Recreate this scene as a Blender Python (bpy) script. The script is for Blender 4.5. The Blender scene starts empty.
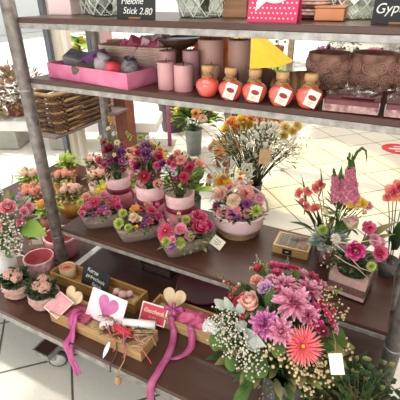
import bpy, bmesh, math, random
from math import pi, sin, cos, radians
from mathutils import Vector, Matrix
random.seed(7)
S = bpy.context.scene
COL = S.collection

# ------------------------------------------------------------------ camera
F = 398.0
RM = Matrix(((0.88575119, -0.20841205, 0.41473997),
             (0.46401355, 0.42005437, -0.77990111),
             (-0.01167255, 0.88324331, 0.46876967)))
CAM = Vector((0, 0, 1.6))
cd = bpy.data.cameras.new('camera'); cd.sensor_width = 36; cd.lens = 36*F/400; cd.clip_start = .02; cd.clip_end = 200
cam = bpy.data.objects.new('camera', cd); COL.objects.link(cam)
cam.matrix_world = Matrix.Translation(CAM) @ RM.to_4x4()
S.camera = cam

def ray(px, py): return (RM @ Vector((px-200, 200-py, -F)))
def on(px, py, z):            # point of the photograph on the level z
    d = ray(px, py); return CAM + d*((z-CAM.z)/d.z)
def aty(px, py, y):           # point of the photograph at depth y
    d = ray(px, py); return CAM + d*(y/d.y)
def dome(px, py, c, r):       # point on a flower dome (sphere), and its outward direction
    d = ray(px, py).normalized(); oc = CAM-c; b = oc.dot(d); q = oc.length_squared-r*r; D = b*b-q
    t = -b-math.sqrt(D) if D > 0 else -b
    p = CAM+d*t; n = (p-c)
    if n.length > r: p = c+n.normalized()*r
    return p, n.normalized()

# ------------------------------------------------------------------ materials
def lin(c):
    return tuple(((v/255)/12.92 if v/255 <= .04045 else ((v/255+.055)/1.055)**2.4) for v in c)+(1,)
MATS = {}
def mat(name, c, c2=None, rough=.6, metal=0, scale=20, bump=0, kind='noise', stretch=(1,1,1), spec=.5, trans=0, coat=0, detail=4, coords='Object'):
    if name in MATS: return MATS[name]
    m = bpy.data.materials.new(name); m.use_nodes = True; nt = m.node_tree; nd = nt.nodes; L = nt.links
    b = nd['Principled BSDF']; b.inputs['Roughness'].default_value = rough; b.inputs['Metallic'].default_value = metal
    b.inputs['Specular IOR Level'].default_value = spec; b.inputs['Coat Weight'].default_value = coat
    b.inputs['Base Color'].default_value = lin(c)
    tc = nd.new('ShaderNodeTexCoord'); mp = nd.new('ShaderNodeMapping'); mp.inputs['Scale'].default_value = stretch
    L.new(tc.outputs[coords], mp.inputs['Vector'])
    fac = None
    if c2 is not None or bump:
        if kind == 'noise':
            n = nd.new('ShaderNodeTexNoise'); n.inputs['Scale'].default_value = scale; n.inputs['Detail'].default_value = detail
            L.new(mp.outputs[0], n.inputs['Vector']); fac = n.outputs['Fac']
        elif kind == 'wave':
            n = nd.new('ShaderNodeTexWave'); n.inputs['Scale'].default_value = scale; n.inputs['Distortion'].default_value = 3
            n.inputs['Detail'].default_value = detail
            L.new(mp.outputs[0], n.inputs['Vector']); fac = n.outputs['Fac']
        elif kind == 'voronoi':
            n = nd.new('ShaderNodeTexVoronoi'); n.inputs['Scale'].default_value = scale
            L.new(mp.outputs[0], n.inputs['Vector']); fac = n.outputs['Distance']
        elif kind == 'checker':
            n = nd.new('ShaderNodeTexChecker'); n.inputs['Scale'].default_value = scale
            L.new(mp.outputs[0], n.inputs['Vector']); fac = n.outputs['Fac']
        if c2 is not None:
            r = nd.new('ShaderNodeValToRGB'); r.color_ramp.elements[0].position = .3; r.color_ramp.elements[1].position = .7
            r.color_ramp.elements[0].color = lin(c); r.color_ramp.elements[1].color = lin(c2)
            L.new(fac, r.inputs[0]); L.new(r.outputs[0], b.inputs['Base Color'])
        if bump:
            bp = nd.new('ShaderNodeBump'); bp.inputs['Strength'].default_value = bump; bp.inputs['Distance'].default_value = .004
            L.new(fac, bp.inputs['Height']); L.new(bp.outputs[0], b.inputs['Normal'])
    if trans:
        out = nd['Material Output']; t = nd.new('ShaderNodeBsdfTranslucent'); t.inputs['Color'].default_value = lin(c2 or c)
        mx = nd.new('ShaderNodeMixShader'); mx.inputs[0].default_value = trans
        L.new(b.outputs[0], mx.inputs[1]); L.new(t.outputs[0], mx.inputs[2]); L.new(mx.outputs[0], out.inputs['Surface'])
    MATS[name] = m; return m

def petal_mat(name, base, tip, edge=None, trans=.3, rough=.55):
    """petal tissue: its colour runs from the base of the petal to the tip (UV v)"""
    if name in MATS: return MATS[name]
    m = bpy.data.materials.new(name); m.use_nodes = True; nt = m.node_tree; nd = nt.nodes; L = nt.links
    b = nd['Principled BSDF']; b.inputs['Roughness'].default_value = rough; b.inputs['Specular IOR Level'].default_value = .25
    uv = nd.new('ShaderNodeUVMap'); sp = nd.new('ShaderNodeSeparateXYZ'); L.new(uv.outputs[0], sp.inputs[0])
    r = nd.new('ShaderNodeValToRGB'); r.color_ramp.elements[0].color = lin(base); r.color_ramp.elements[1].color = lin(tip)
    r.color_ramp.elements[0].position = .1; r.color_ramp.elements[1].position = .75
    if edge: e = r.color_ramp.elements.new(.98); e.color = lin(edge)
    L.new(sp.outputs[1], r.inputs[0])
    tc = nd.new('ShaderNodeTexCoord'); n = nd.new('ShaderNodeTexNoise'); n.inputs['Scale'].default_value = 3
    L.new(tc.outputs['Object'], n.inputs['Vector'])
    hs = nd.new('ShaderNodeHueSaturation'); mr = nd.new('ShaderNodeMapRange'); mr.inputs[3].default_value = .78; mr.inputs[4].default_value = 1.22
    L.new(n.outputs['Fac'], mr.inputs[0]); L.new(mr.outputs[0], hs.inputs['Value']); L.new(r.outputs[0], hs.inputs['Color'])
    L.new(hs.outputs[0], b.inputs['Base Color'])
    out = nd['Material Output']; t = nd.new('ShaderNodeBsdfTranslucent'); L.new(hs.outputs[0], t.inputs['Color'])
    mx = nd.new('ShaderNodeMixShader'); mx.inputs[0].default_value = trans
    L.new(b.outputs[0], mx.inputs[1]); L.new(t.outputs[0], mx.inputs[2]); L.new(mx.outputs[0], out.inputs['Surface'])
    MATS[name] = m; return m

def glass_mat(name, tint=(235,240,238), gloss=.12, rough=.03):
    """thin clear glass or plastic: mostly transparent with a glossy skin"""
    if name in MATS: return MATS[name]
    m = bpy.data.materials.new(name); m.use_nodes = True; nt = m.node_tree; nd = nt.nodes; L = nt.links
    nd.remove(nd['Principled BSDF']); out = nd['Material Output']
    t = nd.new('ShaderNodeBsdfTransparent'); t.inputs[0].default_value = lin(tint)
    g = nd.new('ShaderNodeBsdfGlossy'); g.inputs['Roughness'].default_value = rough
    lw = nd.new('ShaderNodeLayerWeight'); lw.inputs[0].default_value = .5
    pw = nd.new('ShaderNodeMath'); pw.operation = 'POWER'; pw.inputs[1].default_value = 4; L.new(lw.outputs['Facing'], pw.inputs[0])
    fr = nd.new('ShaderNodeMath'); fr.operation = 'MULTIPLY'; fr.inputs[1].default_value = .6; L.new(pw.outputs[0], fr.inputs[0])
    ad = nd.new('ShaderNodeMath'); ad.operation = 'ADD'; ad.inputs[1].default_value = gloss; ad.use_clamp = True
    L.new(fr.outputs[0], ad.inputs[0])
    mx = nd.new('ShaderNodeMixShader'); L.new(ad.outputs[0], mx.inputs[0]); L.new(t.outputs[0], mx.inputs[1]); L.new(g.outputs[0], mx.inputs[2])
    L.new(mx.outputs[0], out.inputs['Surface'])
    MATS[name] = m; return m

BOARD = mat('brown coated plywood', (80,51,40), (70,44,35), rough=.36, scale=6, stretch=(1,8,1), bump=.03, coat=.1, spec=.4)
STEEL = mat('galvanised steel', (176,174,168), (128,124,120), rough=.42, metal=.55, scale=38, detail=6)
POST = mat('weathered galvanised tube', (150,142,136), (96,86,82), rough=.5, metal=.45, scale=30, detail=7)
RUBBER = mat('grey rubber', (74,70,68), (58,55,53), rough=.7)
WHEEL = mat('pale plastic wheel', (205,200,192), (180,174,166), rough=.5)
WHITEP = mat('white paint', (245,244,240), (236,234,230), rough=.5)
CRATE = mat('pale poplar wood', (198,162,112), (158,118,74), rough=.65, scale=9, stretch=(1,9,9), bump=.1)
CRATED = mat('golden poplar wood', (194,152,86), (158,112,58), rough=.6, scale=9, stretch=(1,9,9), bump=.1)
HEARTW = mat('pale plywood', (226,202,164), (206,176,134), rough=.65, scale=10, stretch=(6,1,1))
BARKW = mat('grey weathered wood', (150,128,118), (104,86,80), rough=.85, scale=14, stretch=(1,1,6), bump=.3)
SOIL = mat('dark potting soil', (52,38,32), (26,20,17), rough=.95, scale=60, bump=.6)
MOSS = mat('dark green moss', (58,70,42), (24,30,20), rough=.95, scale=70, bump=.8)
CHALK = mat('chalkboard black', (44,44,46), (34,34,36), rough=.75, scale=8)
CHALKW = mat('white chalk', (238,236,230), (214,212,206), rough=.9, scale=90)
CORK = mat('cork', (206,166,118), (166,124,82), rough=.85, scale=50, bump=.2)
TWINE = mat('jute twine', (196,158,104), (160,120,72), rough=.9, scale=80)
PAPER = mat('cream paper', (240,232,212), (230,220,198), rough=.8, scale=8)
WPAPER = mat('white paper', (246,244,240), (238,236,232), rough=.8, scale=8)
KRAFT = mat('kraft cardboard', (202,168,124), (184,148,104), rough=.85, scale=30)
INK = mat('dark ink', (60,44,40), rough=.8)
STAMP = mat('dark red stamp', (150,44,48), (120,30,36), rough=.7, scale=30)
WICK = mat('wicker cane', (182,146,100), (128,94,60), rough=.75, scale=18, bump=.3)
WICKD = mat('dark brown wicker', (112,80,54), (66,44,28), rough=.75, scale=18, bump=.3)
WICKP = mat('bleached pink wicker', (240,216,200), (214,180,162), rough=.8, scale=20, bump=.3)
FELTP = mat('pale pink felt', (240,200,198), (228,178,178), rough=.95, scale=40, bump=.25)
FELTR = mat('dusty rose felt', (214,140,150), (190,112,124), rough=.95, scale=40, bump=.25)
FELTB = mat('burgundy satin band', (140,40,66), (112,28,50), rough=.45, scale=30)
CERP = mat('pink ceramic with lace relief', (214,146,148), (234,190,188), rough=.45, scale=55, kind='voronoi', bump=.5)
CERPI = mat('rose glazed inside', (196,98,104), (182,84,92), rough=.35, scale=8)
ROSEC = mat('mauve glazed pot', (206,138,150), (190,118,132), rough=.35, scale=8)
TERRA = mat('old terracotta', (176,112,92), (150,90,74), rough=.85, scale=18)
YELPOT = mat('ochre glazed pot', (206,150,66), (190,130,52), rough=.4, scale=9)
WAXM = mat('mauve candle wax', (206,158,158), (190,138,140), rough=.45, scale=10, spec=.4)
WAXB = mat('taupe candle wax', (222,178,162), (206,158,142), rough=.5, scale=10)
TISSUE = mat('pink tissue paper', (214,104,146), (232,146,178), rough=.6, scale=16, bump=.5, trans=.25)
TISSUE2 = mat('bright pink tissue paper', (226,88,130), (240,130,164), rough=.6, scale=22, bump=.6, trans=.25)
CELLO = mat('deep pink cellophane', (206,70,120), (232,130,166), rough=.25, scale=20, bump=.6, trans=.2)
ORTIS = mat('orange tissue paper', (238,138,60), (246,176,100), rough=.6, scale=20, bump=.6, trans=.3)
CORAL = mat('coral bath liquid', (246,112,98), (240,92,82), rough=.2, scale=6, coat=.4, spec=.5)
CARVED = mat('carved brown stoneware', (206,156,134), (150,106,90), rough=.75, scale=30, kind='voronoi', bump=.9)
CARVEDR = mat('carved brown stoneware ring', (220,174,152), (180,134,116), rough=.75, scale=40, bump=.3)
SOAPW = mat('dark red wrapped soap', (120,50,56), (84,30,38), rough=.3, scale=18, bump=.5, coat=.5)
SOAPL = mat('speckled wrapper band', (196,160,156), (110,60,64), rough=.35, scale=70)
PURPLE = mat('purple carton', (136,70,148), (110,50,122), rough=.5, scale=6)
DGREY = mat('grey carton', (140,138,140), (112,110,112), rough=.5, scale=6)
SILV = mat('silver foil', (176,174,178), (120,118,124), rough=.3, metal=.6, scale=40, bump=.6)
BERRY = mat('strawberry red', (214,74,84), (190,50,64), rough=.5, scale=30, bump=.2)
COCO = mat('brown coconut shell', (112,70,46), (70,42,28), rough=.7, scale=20, bump=.4)
BARK = mat('tan bark slice', (196,146,98), (150,100,62), rough=.8, scale=14, kind='wave')
BURG = mat('burgundy lacquer', (112,30,46), (92,22,36), rough=.45, scale=5, spec=.3)
COPPER = mat('copper box', (206,142,100), (176,108,74), rough=.4, metal=.4, scale=10)
CHOC = mat('dark chocolate', (84,48,36), (62,34,26), rough=.4, scale=10)
GOLDP = mat('gold card', (206,168,110), (186,146,90), rough=.4, metal=.3, scale=8)
BLACKL = mat('black label', (30,28,30), rough=.5)
WOODM = mat('mid brown wood', (160,118,84), (126,88,60), rough=.6, scale=8, stretch=(1,1,9))
WOODR = mat('red brown timber', (142,84,64), (112,62,48), rough=.7, scale=8, stretch=(9,9,1))
ZINC = mat('zinc bucket metal', (168,176,176), (140,148,150), rough=.4, metal=.5, scale=14)
PINKS = mat('pink sand', (250,204,196), (236,178,174), rough=.95, scale=120)
GREYS = mat('taupe sand', (150,112,106), (120,86,82), rough=.95, scale=120)
CARDP = mat('blush watercolour paper', (244,226,228), (238,206,214), rough=.85, scale=12)
HEARTP = mat('pink watercolour heart', (212,126,170), (178,84,138), rough=.85, scale=16)
DOTCARD = mat('raspberry card', (214,52,98), (206,44,90), rough=.6, scale=6)
MINT = mat('mint speech bubble', (216,234,214), (206,226,204), rough=.7, scale=6)
REDCARD = mat('coral red card', (222,74,92), (210,62,80), rough=.65, scale=6)
PINKCARD = mat('pale pink print', (238,168,180), (226,132,152), rough=.7, scale=22)
WOOL = mat('pink wood wool', (206,104,130), (176,72,104), rough=.8, scale=30)
WOOLN = mat('natural wood wool', (222,196,156), (190,158,114), rough=.8, scale=30)
RIBM = mat('magenta organza', (210,76,156), (230,124,186), rough=.4, scale=20, trans=.35)
RIBP = mat('dusky pink satin', (190,72,130), (212,112,160), rough=.35, scale=20, trans=.25)
GLASS = glass_mat('clear glass', (248,250,249), .05)
PANE = glass_mat('window glass', (246,248,248), .02, .01)
PLAST = glass_mat('clear plastic', (232,228,226), .16, .15)
DPOT = mat('anthracite pot', (86,78,80), (70,64,66), rough=.5, scale=10)
YELCL = mat('yellow awning cloth', (250,206,70), (246,194,50), rough=.8, scale=12, trans=.4)
# plants
G_MID = petal_mat('leaf mid green', (54,78,34), (92,122,56), trans=.2)
G_DARK = petal_mat('leaf dark green', (30,50,28), (58,84,46), trans=.12)
G_LIME = petal_mat('leaf lime green', (120,160,50), (176,206,88), trans=.3)
G_BRT = petal_mat('leaf bright green', (88,128,44), (140,172,76), trans=.3)
G_SILV = petal_mat('leaf silver green', (158,170,158), (196,204,192), trans=.15)
G_OLIVE = petal_mat('leaf olive', (92,98,54), (150,146,92), trans=.2)
G_EUC = petal_mat('leaf eucalyptus', (120,146,132), (164,184,168), trans=.15)
G_RED = petal_mat('leaf reddish', (126,92,66), (176,140,110), trans=.2)
STEM = mat('green stem', (88,116,56), (64,90,42), rough=.7, scale=20)
STEMB = mat('brown stem', (104,80,60), (76,58,44), rough=.8, scale=20)
P_PEACH = petal_mat('peach rose petal', (240,170,132), (248,206,190), (250,216,206))
P_PINKR = petal_mat('pink rose petal', (226,116,128), (244,168,174), (248,192,196))
P_CREAM = petal_mat('cream rose petal', (226,222,150), (246,236,190), (246,196,196))
P_CRPINK = petal_mat('cream petal with blush rim', (240,238,192), (252,242,222), (246,186,196))
P_MAG = petal_mat('magenta petal', (150,24,84), (216,60,130), (232,120,170))
P_RASP = petal_mat('raspberry petal', (180,30,80), (226,78,124), (240,140,170))
P_RED = petal_mat('crimson petal', (140,16,44), (206,44,78), (226,96,116))
P_BURG = petal_mat('burgundy petal', (84,14,44), (142,36,72), (160,60,90))
P_PLUM = petal_mat('plum petal', (90,30,90), (148,70,142), (180,116,170))
P_LILAC = petal_mat('lilac petal', (196,140,196), (226,176,220), (240,206,236))
P_MUM = petal_mat('mauve pink chrysanthemum petal', (198,96,134), (234,156,184), (244,196,212))
P_MUM2 = petal_mat('violet pink chrysanthemum petal', (176,80,140), (216,124,182), (232,166,206))
P_CORAL = petal_mat('coral gerbera petal', (232,76,104), (248,132,138), (252,178,168))
P_PINK = petal_mat('clear pink petal', (214,90,130), (240,142,172), (248,184,200))
P_SNAP = petal_mat('snapdragon petal', (218,110,142), (244,164,184), (250,190,204))
P_LIME = petal_mat('lime chrysanthemum petal', (150,176,58), (198,212,104), (220,228,144))
P_OLV = petal_mat('olive lime petal', (130,140,50), (180,186,90), (206,206,130))
P_YEL = petal_mat('yellow petal', (230,160,30), (250,212,74), (252,228,120))
P_ORANGE = petal_mat('orange petal', (226,120,40), (246,168,84), (250,196,130))
P_SALMON = petal_mat('salmon petal', (232,130,110), (246,176,156), (250,200,184))
P_PALE = petal_mat('pale salmon petal', (236,170,150), (246,206,190), (250,220,208))
P_ORCH = petal_mat('orchid petal', (214,70,90), (240,150,120), (246,180,140))
P_WHITE = petal_mat('white petal', (226,224,206), (248,246,238), (250,250,246))
P_CREAMB = petal_mat('cream blossom', (222,208,178), (242,232,208), (246,240,222))
P_STRAW = petal_mat('straw yellow petal', (206,176,84), (236,212,130), (240,224,160))
B_WHITE = mat('gypsophila white bead', (230,222,204), (196,186,164), rough=.8, scale=60)
B_CREAM = mat('dried cream bead', (222,198,158), (190,160,120), rough=.85, scale=60)
B_YEL = mat('yellow flower eye', (236,196,70), (210,160,50), rough=.9, scale=60)
B_DARK = mat('dark flower eye', (70,36,40), (44,24,28), rough=.9, scale=60)
B_LIME = mat('lime flower eye', (176,196,84), (140,164,60), rough=.9, scale=60)

# ------------------------------------------------------------------ mesh builder
class MB:
    def __init__(s): s.v = []; s.f = []; s.m = []; s.t = []; s.sm = []; s.mats = []
    def mi(s, m):
        if m not in s.mats: s.mats.append(m)
        return s.mats.index(m)
    def add(s, vs, fs, m, t=None, smooth=True):
        o = len(s.v); k = s.mi(m)
        s.v += [tuple(p) for p in vs]; s.t += (t if t is not None else [.5]*len(vs))
        for f in fs: s.f.append(tuple(i+o for i in f)); s.m.append(k); s.sm.append(smooth)
        return s
    def mesh(s, name):
        me = bpy.data.meshes.new(name); me.from_pydata(s.v, [], s.f)
        for m in s.mats: me.materials.append(m)
        me.polygons.foreach_set('material_index', s.m); me.polygons.foreach_set('use_smooth', s.sm)
        uv = me.uv_layers.new(name='UVMap'); li = [l.vertex_index for l in me.loops]
        flat = []
        for i in li: flat += [.5, s.t[i]]
        uv.data.foreach_set('uv', flat); me.update(); return me
    def build(s, name, parent=None, loc=None, rot=None):
        return put(name, s.mesh(name), parent, loc, rot)
    # ---- shapes
    def box(s, c, d, m, bev=0, rot=None, smooth=False):
        bm = bmesh.new(); bmesh.ops.create_cube(bm, size=1)
        for v in bm.verts: v.co = Vector((v.co.x*d[0], v.co.y*d[1], v.co.z*d[2]))
        if bev: bmesh.ops.bevel(bm, geom=bm.edges[:], offset=bev, segments=2, affect='EDGES', profile=.5)
        M = Matrix.Translation(c) @ (rot.to_4x4() if rot is not None else Matrix())
        bm.verts.index_update()
        s.add([M @ v.co for v in bm.verts], [[v.index for v in f.verts] for f in bm.faces], m, None, smooth); bm.free(); return s
    def tube(s, pts, r, m, n=6, caps=True, t=None):
        pts = [Vector(p) for p in pts]; R = r if isinstance(r, (list, tuple)) else [r]*len(pts)
        vs = []; fs = []; up = Vector((0.123, .31, .95)).normalized(); prev = None
        for i, p in enumerate(pts):
            d = (pts[min(i+1, len(pts)-1)]-pts[max(i-1, 0)])
            if d.length < 1e-9: d = Vector((0, 0, 1))
            d.normalize()
            a = (prev - d*prev.dot(d)) if prev is not None else d.cross(up)
            if a.length < 1e-6: a = d.orthogonal()
            a.normalize(); prev = a; b = d.cross(a)
            for k in range(n): vs.append(p+(a*cos(2*pi*k/n)+b*sin(2*pi*k/n))*R[i])
        for i in range(len(pts)-1):
            for k in range(n): fs.append((i*n+k, i*n+(k+1) % n, (i+1)*n+(k+1) % n, (i+1)*n+k))
        if caps: fs.append(tuple(range(n-1, -1, -1))); fs.append(tuple(range((len(pts)-1)*n, len(pts)*n)))
        return s.add(vs, fs, m, t)
    def lathe(s, prof, m, n=24, c=(0,0,0), sx=1, sy=1, smooth=True, wob=0, axis=None, cap=True):
        vs = []; fs = []; c = Vector(c)
        for i, (r, z) in enumerate(prof):
            for k in range(n):
                a = 2*pi*k/n; rr = r*(1+wob*sin(a*5+i)*.5+wob*sin(a*3+2*i)*.5)
                p = Vector((rr*cos(a)*sx, rr*sin(a)*sy, z))
                if axis is not None: p = axis @ p
                vs.append(c+p)
        for i in range(len(prof)-1):
            for k in range(n): fs.append((i*n+k, i*n+(k+1) % n, (i+1)*n+(k+1) % n, (i+1)*n+k))
        if cap and prof[0][0] > 1e-6: fs.append(tuple(range(n-1, -1, -1)))
        if cap and prof[-1][0] > 1e-6: fs.append(tuple(range((len(prof)-1)*n, len(prof)*n)))
        return s.add(vs, fs, m, None, smooth)
    def ball(s, c, r, m, sub=1, sc=(1,1,1)):
        ico = ICO[sub]; c = Vector(c)
        return s.add([c+Vector((v[0]*sc[0], v[1]*sc[1], v[2]*sc[2]))*r for v in ico[0]], ico[1], m)
    def petal(s, az, r0, z0, Ln, W, e0, e1, cup, m, nt=5, ns=2, prof='round', ruf=0, M=None, twist=0):
        u = Vector((cos(az), sin(az), 0)); tv = Vector((-sin(az), cos(az), 0)); z = Vector((0, 0, 1))
        p = u*r0+z*z0; vs = []; T = []; q = ns*2+1
        for i in range(nt+1):
            t = i/nt; e = radians(e0+(e1-e0)*t)
            dr = u*cos(e)+z*sin(e); n = -u*sin(e)+z*cos(e)
            if i: p = p+dr*(Ln/nt)
            if prof == 'round': w = W*sin(pi*(.1+.82*t**.85))
            elif prof == 'point': w = W*sin(pi*(.12+.87*t))
            else: w = W*(.35+.65*min(1, t*1.6))*(1 if t < .9 else .7)
            for k in range(-ns, ns+1):
                f = k/ns
                jig = ruf*W*t*(random.random()-.5)*1.6 if ruf else 0
                vs.append(p+tv*(w*f)+n*(cup*w*f*f+jig+twist*w*f)); T.append(t)
        fs = [(i*q+k, i*q+k+1, (i+1)*q+k+1, (i+1)*q+k) for i in range(nt) for k in range(q-1)]
        if M is not None: vs = [M @ v for v in vs]
        return s.add(vs, fs, m, T)
    def leaf(s, base, tip, W, m, fold=.3, sag=0, prof='point', nt=5, up=(0,0,1), ns=1):
        base = Vector(base); tip = Vector(tip); d = tip-base; L = d.length
        if L < 1e-6: return s
        d.normalize(); sd = d.cross(Vector(up))
        if sd.length < 1e-4: sd = d.orthogonal()
        sd.normalize(); n = sd.cross(d); vs = []; T = []; q = 2*ns+1
        for i in range(nt+1):
            t = i/nt; w = W*(sin(pi*(.1+.89*t)) if prof == 'point' else sin(pi*(.08+.84*t**.9)))
            p = base+d*(L*t)+n*(sag*L*(sin(pi*t)))
            for k in range(-ns, ns+1):
                f = k/ns; vs.append(p+sd*w*f+n*(fold*w*abs(f))); T.append(t)
        fs = [(i*q+k, i*q+k+1, (i+1)*q+k+1, (i+1)*q+k) for i in range(nt) for k in range(q-1)]
        return s.add(vs, fs, m, T)

ICO = {}
for _k in (1, 2, 3):
    _b = bmesh.new(); bmesh.ops.create_icosphere(_b, subdivisions=_k, radius=1); _b.verts.index_update()
    ICO[_k] = ([tuple(v.co) for v in _b.verts], [tuple(v.index for v in f.verts) for f in _b.faces]); _b.free()

def put(name, me, parent=None, loc=None, rot=None, sc=None):
    o = bpy.data.objects.new(name, me); COL.objects.link(o)
    if parent is not None: o.parent = parent
    if loc is not None: o.location = loc
    if rot is not None: o.rotation_euler = rot if not isinstance(rot, Matrix) else rot.to_euler()
    if sc is not None: o.scale = (sc, sc, sc) if isinstance(sc, (int, float)) else sc
    return o
def tag(o, label, cat, group=None, kind=None):
    o['label'] = label; o['category'] = cat
    if group: o['group'] = group
    if kind: o['kind'] = kind
    return o
def thing(name, label, cat, loc=(0,0,0), rz=0, group=None):
    o = bpy.data.objects.new(name, None); COL.objects.link(o); o.location = loc; o.rotation_euler = (0, 0, rz); o.empty_display_size = .05
    return tag(o, label, cat, group)
def struct(o):
    o['kind'] = 'structure'; return o
def copy_tree(o, parent=None):
    c = o.copy(); COL.objects.link(c)
    if parent is not None: c.parent = parent
    for ch in list(o.children): copy_tree(ch, c)
    return c
def lettering(name, txt, size, m, parent, M, shear=0, align='CENTER', ext=.0004, bold=0):
    cu = bpy.data.curves.new(name, 'FONT'); cu.body = txt; cu.size = size; cu.extrude = ext; cu.align_x = align; cu.align_y = 'CENTER'; cu.shear = shear; cu.space_line = .95
    cu.offset = bold
    t = bpy.data.objects.new(name, cu); COL.objects.link(t)
    bpy.context.view_layer.update()
    me = bpy.data.meshes.new_from_object(t.evaluated_get(bpy.context.evaluated_depsgraph_get())); me.name = name
    bpy.data.objects.remove(t); bpy.data.curves.remove(cu)
    me.materials.clear(); me.materials.append(m)
    o = put(name, me, parent); o.matrix_local = M
    return o
def rnd(a, b): return a+(b-a)*random.random()

# ------------------------------------------------------------------ flower kinds (unit radius, facing +Z)
BL = {}
def bloom(kind, m, m2=None):
    key = (kind, m.name, m2.name if m2 else '')
    if key in BL: return BL[key]
    b = MB(); J = lambda k: rnd(-k, k)
    if kind == 'rose':
        for (n, r0, L, W, e0, e1, cup, z) in ((3,.07,.92,.34,86,104,.9,0), (4,.13,.95,.42,78,100,.7,0), (5,.17,1.0,.5,64,88,.55,0), (5,.2,1.02,.56,46,66,.4,0), (6,.2,1.0,.58,26,36,.35,-.05)):
            o = random.random()*6
            for k in range(n): b.petal(o+2*pi*k/n+J(.12), r0, z, L*(1+J(.06)), W, e0+J(4), e1+J(6), cup, m, 5, 2)
        for k in range(5): b.petal(2*pi*k/5, .1, -.1, .8, .13, 5, -25, .2, G_MID, 4, 1, 'point')
        b.lathe([(.02,-.3), (.16,-.18), (.12,0)], G_MID, 8)
    elif kind == 'cup_rose':
        for (n, r0, L, W, e0, e1, cup) in ((3,.06,1.35,.3,88,102,.9), (4,.14,1.4,.42,84,99,.75), (5,.22,1.4,.5,76,97,.6), (5,.26,1.35,.52,68,84,.5), (3,.26,1.2,.5,60,58,.4)):
            o = random.random()*6
            for k in range(n): b.petal(o+2*pi*k/n+J(.12), r0, 0, L*(1+J(.06)), W, e0+J(4), e1+J(7), cup, m, 6, 2)
        for k in range(5): b.petal(2*pi*k/5, .15, -.1, .8, .14, 5, -35, .2, G_MID, 4, 1, 'point')
        b.lathe([(.03,-.35), (.2,-.2), (.26,.02)], G_MID, 8)
    elif kind == 'open_rose':
        for (n, r0, L, W, e0, e1, cup) in ((4,.1,.7,.36,80,70,.6), (5,.16,.85,.5,58,40,.5), (6,.18,.95,.55,34,12,.35)):
            o = random.random()*6
            for k in range(n): b.petal(o+2*pi*k/n+J(.12), r0, 0, L, W, e0+J(5), e1+J(8), cup, m, 5, 2, ruf=.12)
        b.ball((0,0,.25), .16, m2 or B_LIME, 1)
    elif kind == 'gerbera':
        for (n, L, W, e0, e1) in ((28,.93,.055,10,-8), (28,.86,.052,20,4), (24,.74,.05,32,18), (20,.56,.045,48,38), (14,.36,.04,64,60)):
            o = random.random()*6
            for k in range(n): b.petal(o+2*pi*k/n+J(.06), .1, 0, L*(1+J(.1)), W, e0+J(6), e1+J(10), .5, m, 4, 1, 'point')
        b.ball((0,0,.08), .11, m2 or B_YEL, 2, (1,1,.6))
    elif kind == 'chrysanthemum':
        for i, (n, L, e0, e1) in enumerate(((13,.98,-4,-14), (14,.94,12,4), (13,.86,28,22), (12,.76,46,48), (9,.64,64,78), (7,.5,80,104))):
            o = random.random()*6
            for k in range(n): b.petal(o+2*pi*k/n+J(.2), .06, .035*i, L*(1+J(.2)), .15, e0+J(14), e1+J(22), .55, m, 4, 1, 'round', twist=J(.4))
        b.ball((0,0,.15), .12, m2 or B_LIME, 1)
    elif kind == 'daisy':
        for (n, L, e0, e1) in ((16,.9,12,0), (14,.78,28,16)):
            o = random.random()*6
            for k in range(n): b.petal(o+2*pi*k/n+J(.06), .12, 0, L, .13, e0, e1, .3, m, 4, 1)
        b.ball((0,0,.08), .2, m2 or B_YEL, 2, (1,1,.6))
    elif kind == 'carnation':
        for i in range(34):
            e = 90-80*math.sqrt((i+.5)/34); b.petal(i*2.4, .04, 0, .85+J(.12), .28, e+8, e-12, .3, m, 4, 2, 'fan', ruf=.5)
        b.lathe([(.05,-.5), (.17,-.4), (.18,0)], G_EUC, 8)
    elif kind == 'pompon':
        for i in range(70):
            e = 90-105*math.sqrt((i+.5)/70); b.petal(i*2.4, .1, .1, .75+J(.08), .12, e+5, e-5, .8, m, 3, 1)
        b.ball((0,0,.1), .3, m, 1)
    elif kind == 'blossom':
        for k in range(5): b.petal(2*pi*k/5, .08, 0, .9, .46, 26+J(6), 4+J(8), .25, m, 4, 2)
        b.ball((0,0,.1), .16, m2 or B_YEL, 1)
    elif kind == 'lily':
        for k in range(6): b.petal(2*pi*k/6+J(.1), .08, -.3*(k % 2)*.2, 1.25, .26, 62, -10, .35, m, 6, 1, 'point')
        for k in range(5): b.tube([(0,0,0), (.2*cos(k*1.26), .2*sin(k*1.26), .7)], .02, m2 or B_YEL, 4)
    elif kind == 'daffodil':
        for k in range(6): b.petal(2*pi*k/6, .12, 0, .9, .28, 10, 0, .2, m, 4, 1, 'point')
        b.lathe([(.16,0), (.22,.3), (.34,.5), (.3,.5), (.18,.2), (0,.1)], m2 or P_ORANGE, 10)
    elif kind == 'orchid':
        for k, a in enumerate((90, 210, 330)): b.petal(radians(a), .06, 0, .85, .28, 20, 5, .2, m, 4, 1, 'point')
        for a in (20, 160): b.petal(radians(a), .06, .03, .9, .5, 25, 5, .15, m, 5, 2)
        b.petal(radians(270), .02, .05, .6, .2, 75, 10, .6, m2 or P_MAG, 4, 1)
    elif kind == 'bud':
        for k in range(5): b.petal(2*pi*k/5, .12, 0, 1.15, .5, 62, 112, .7, m, 5, 1)
        for k in range(4): b.petal(2*pi*k/4, .1, -.1, .8, .22, 50, 90, .4, G_MID, 4, 1, 'point')
        b.ball((0,0,.1), .28, m, 1)
    elif kind == 'tulip':
        for k in range(6): b.petal(2*pi*k/6, .15, 0, 1.5, .5, 48, 104, .6, m, 6, 2)
        b.ball((0,0,.1), .3, m, 1)
    elif kind == 'cluster':            # dome of tiny double blossoms
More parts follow.
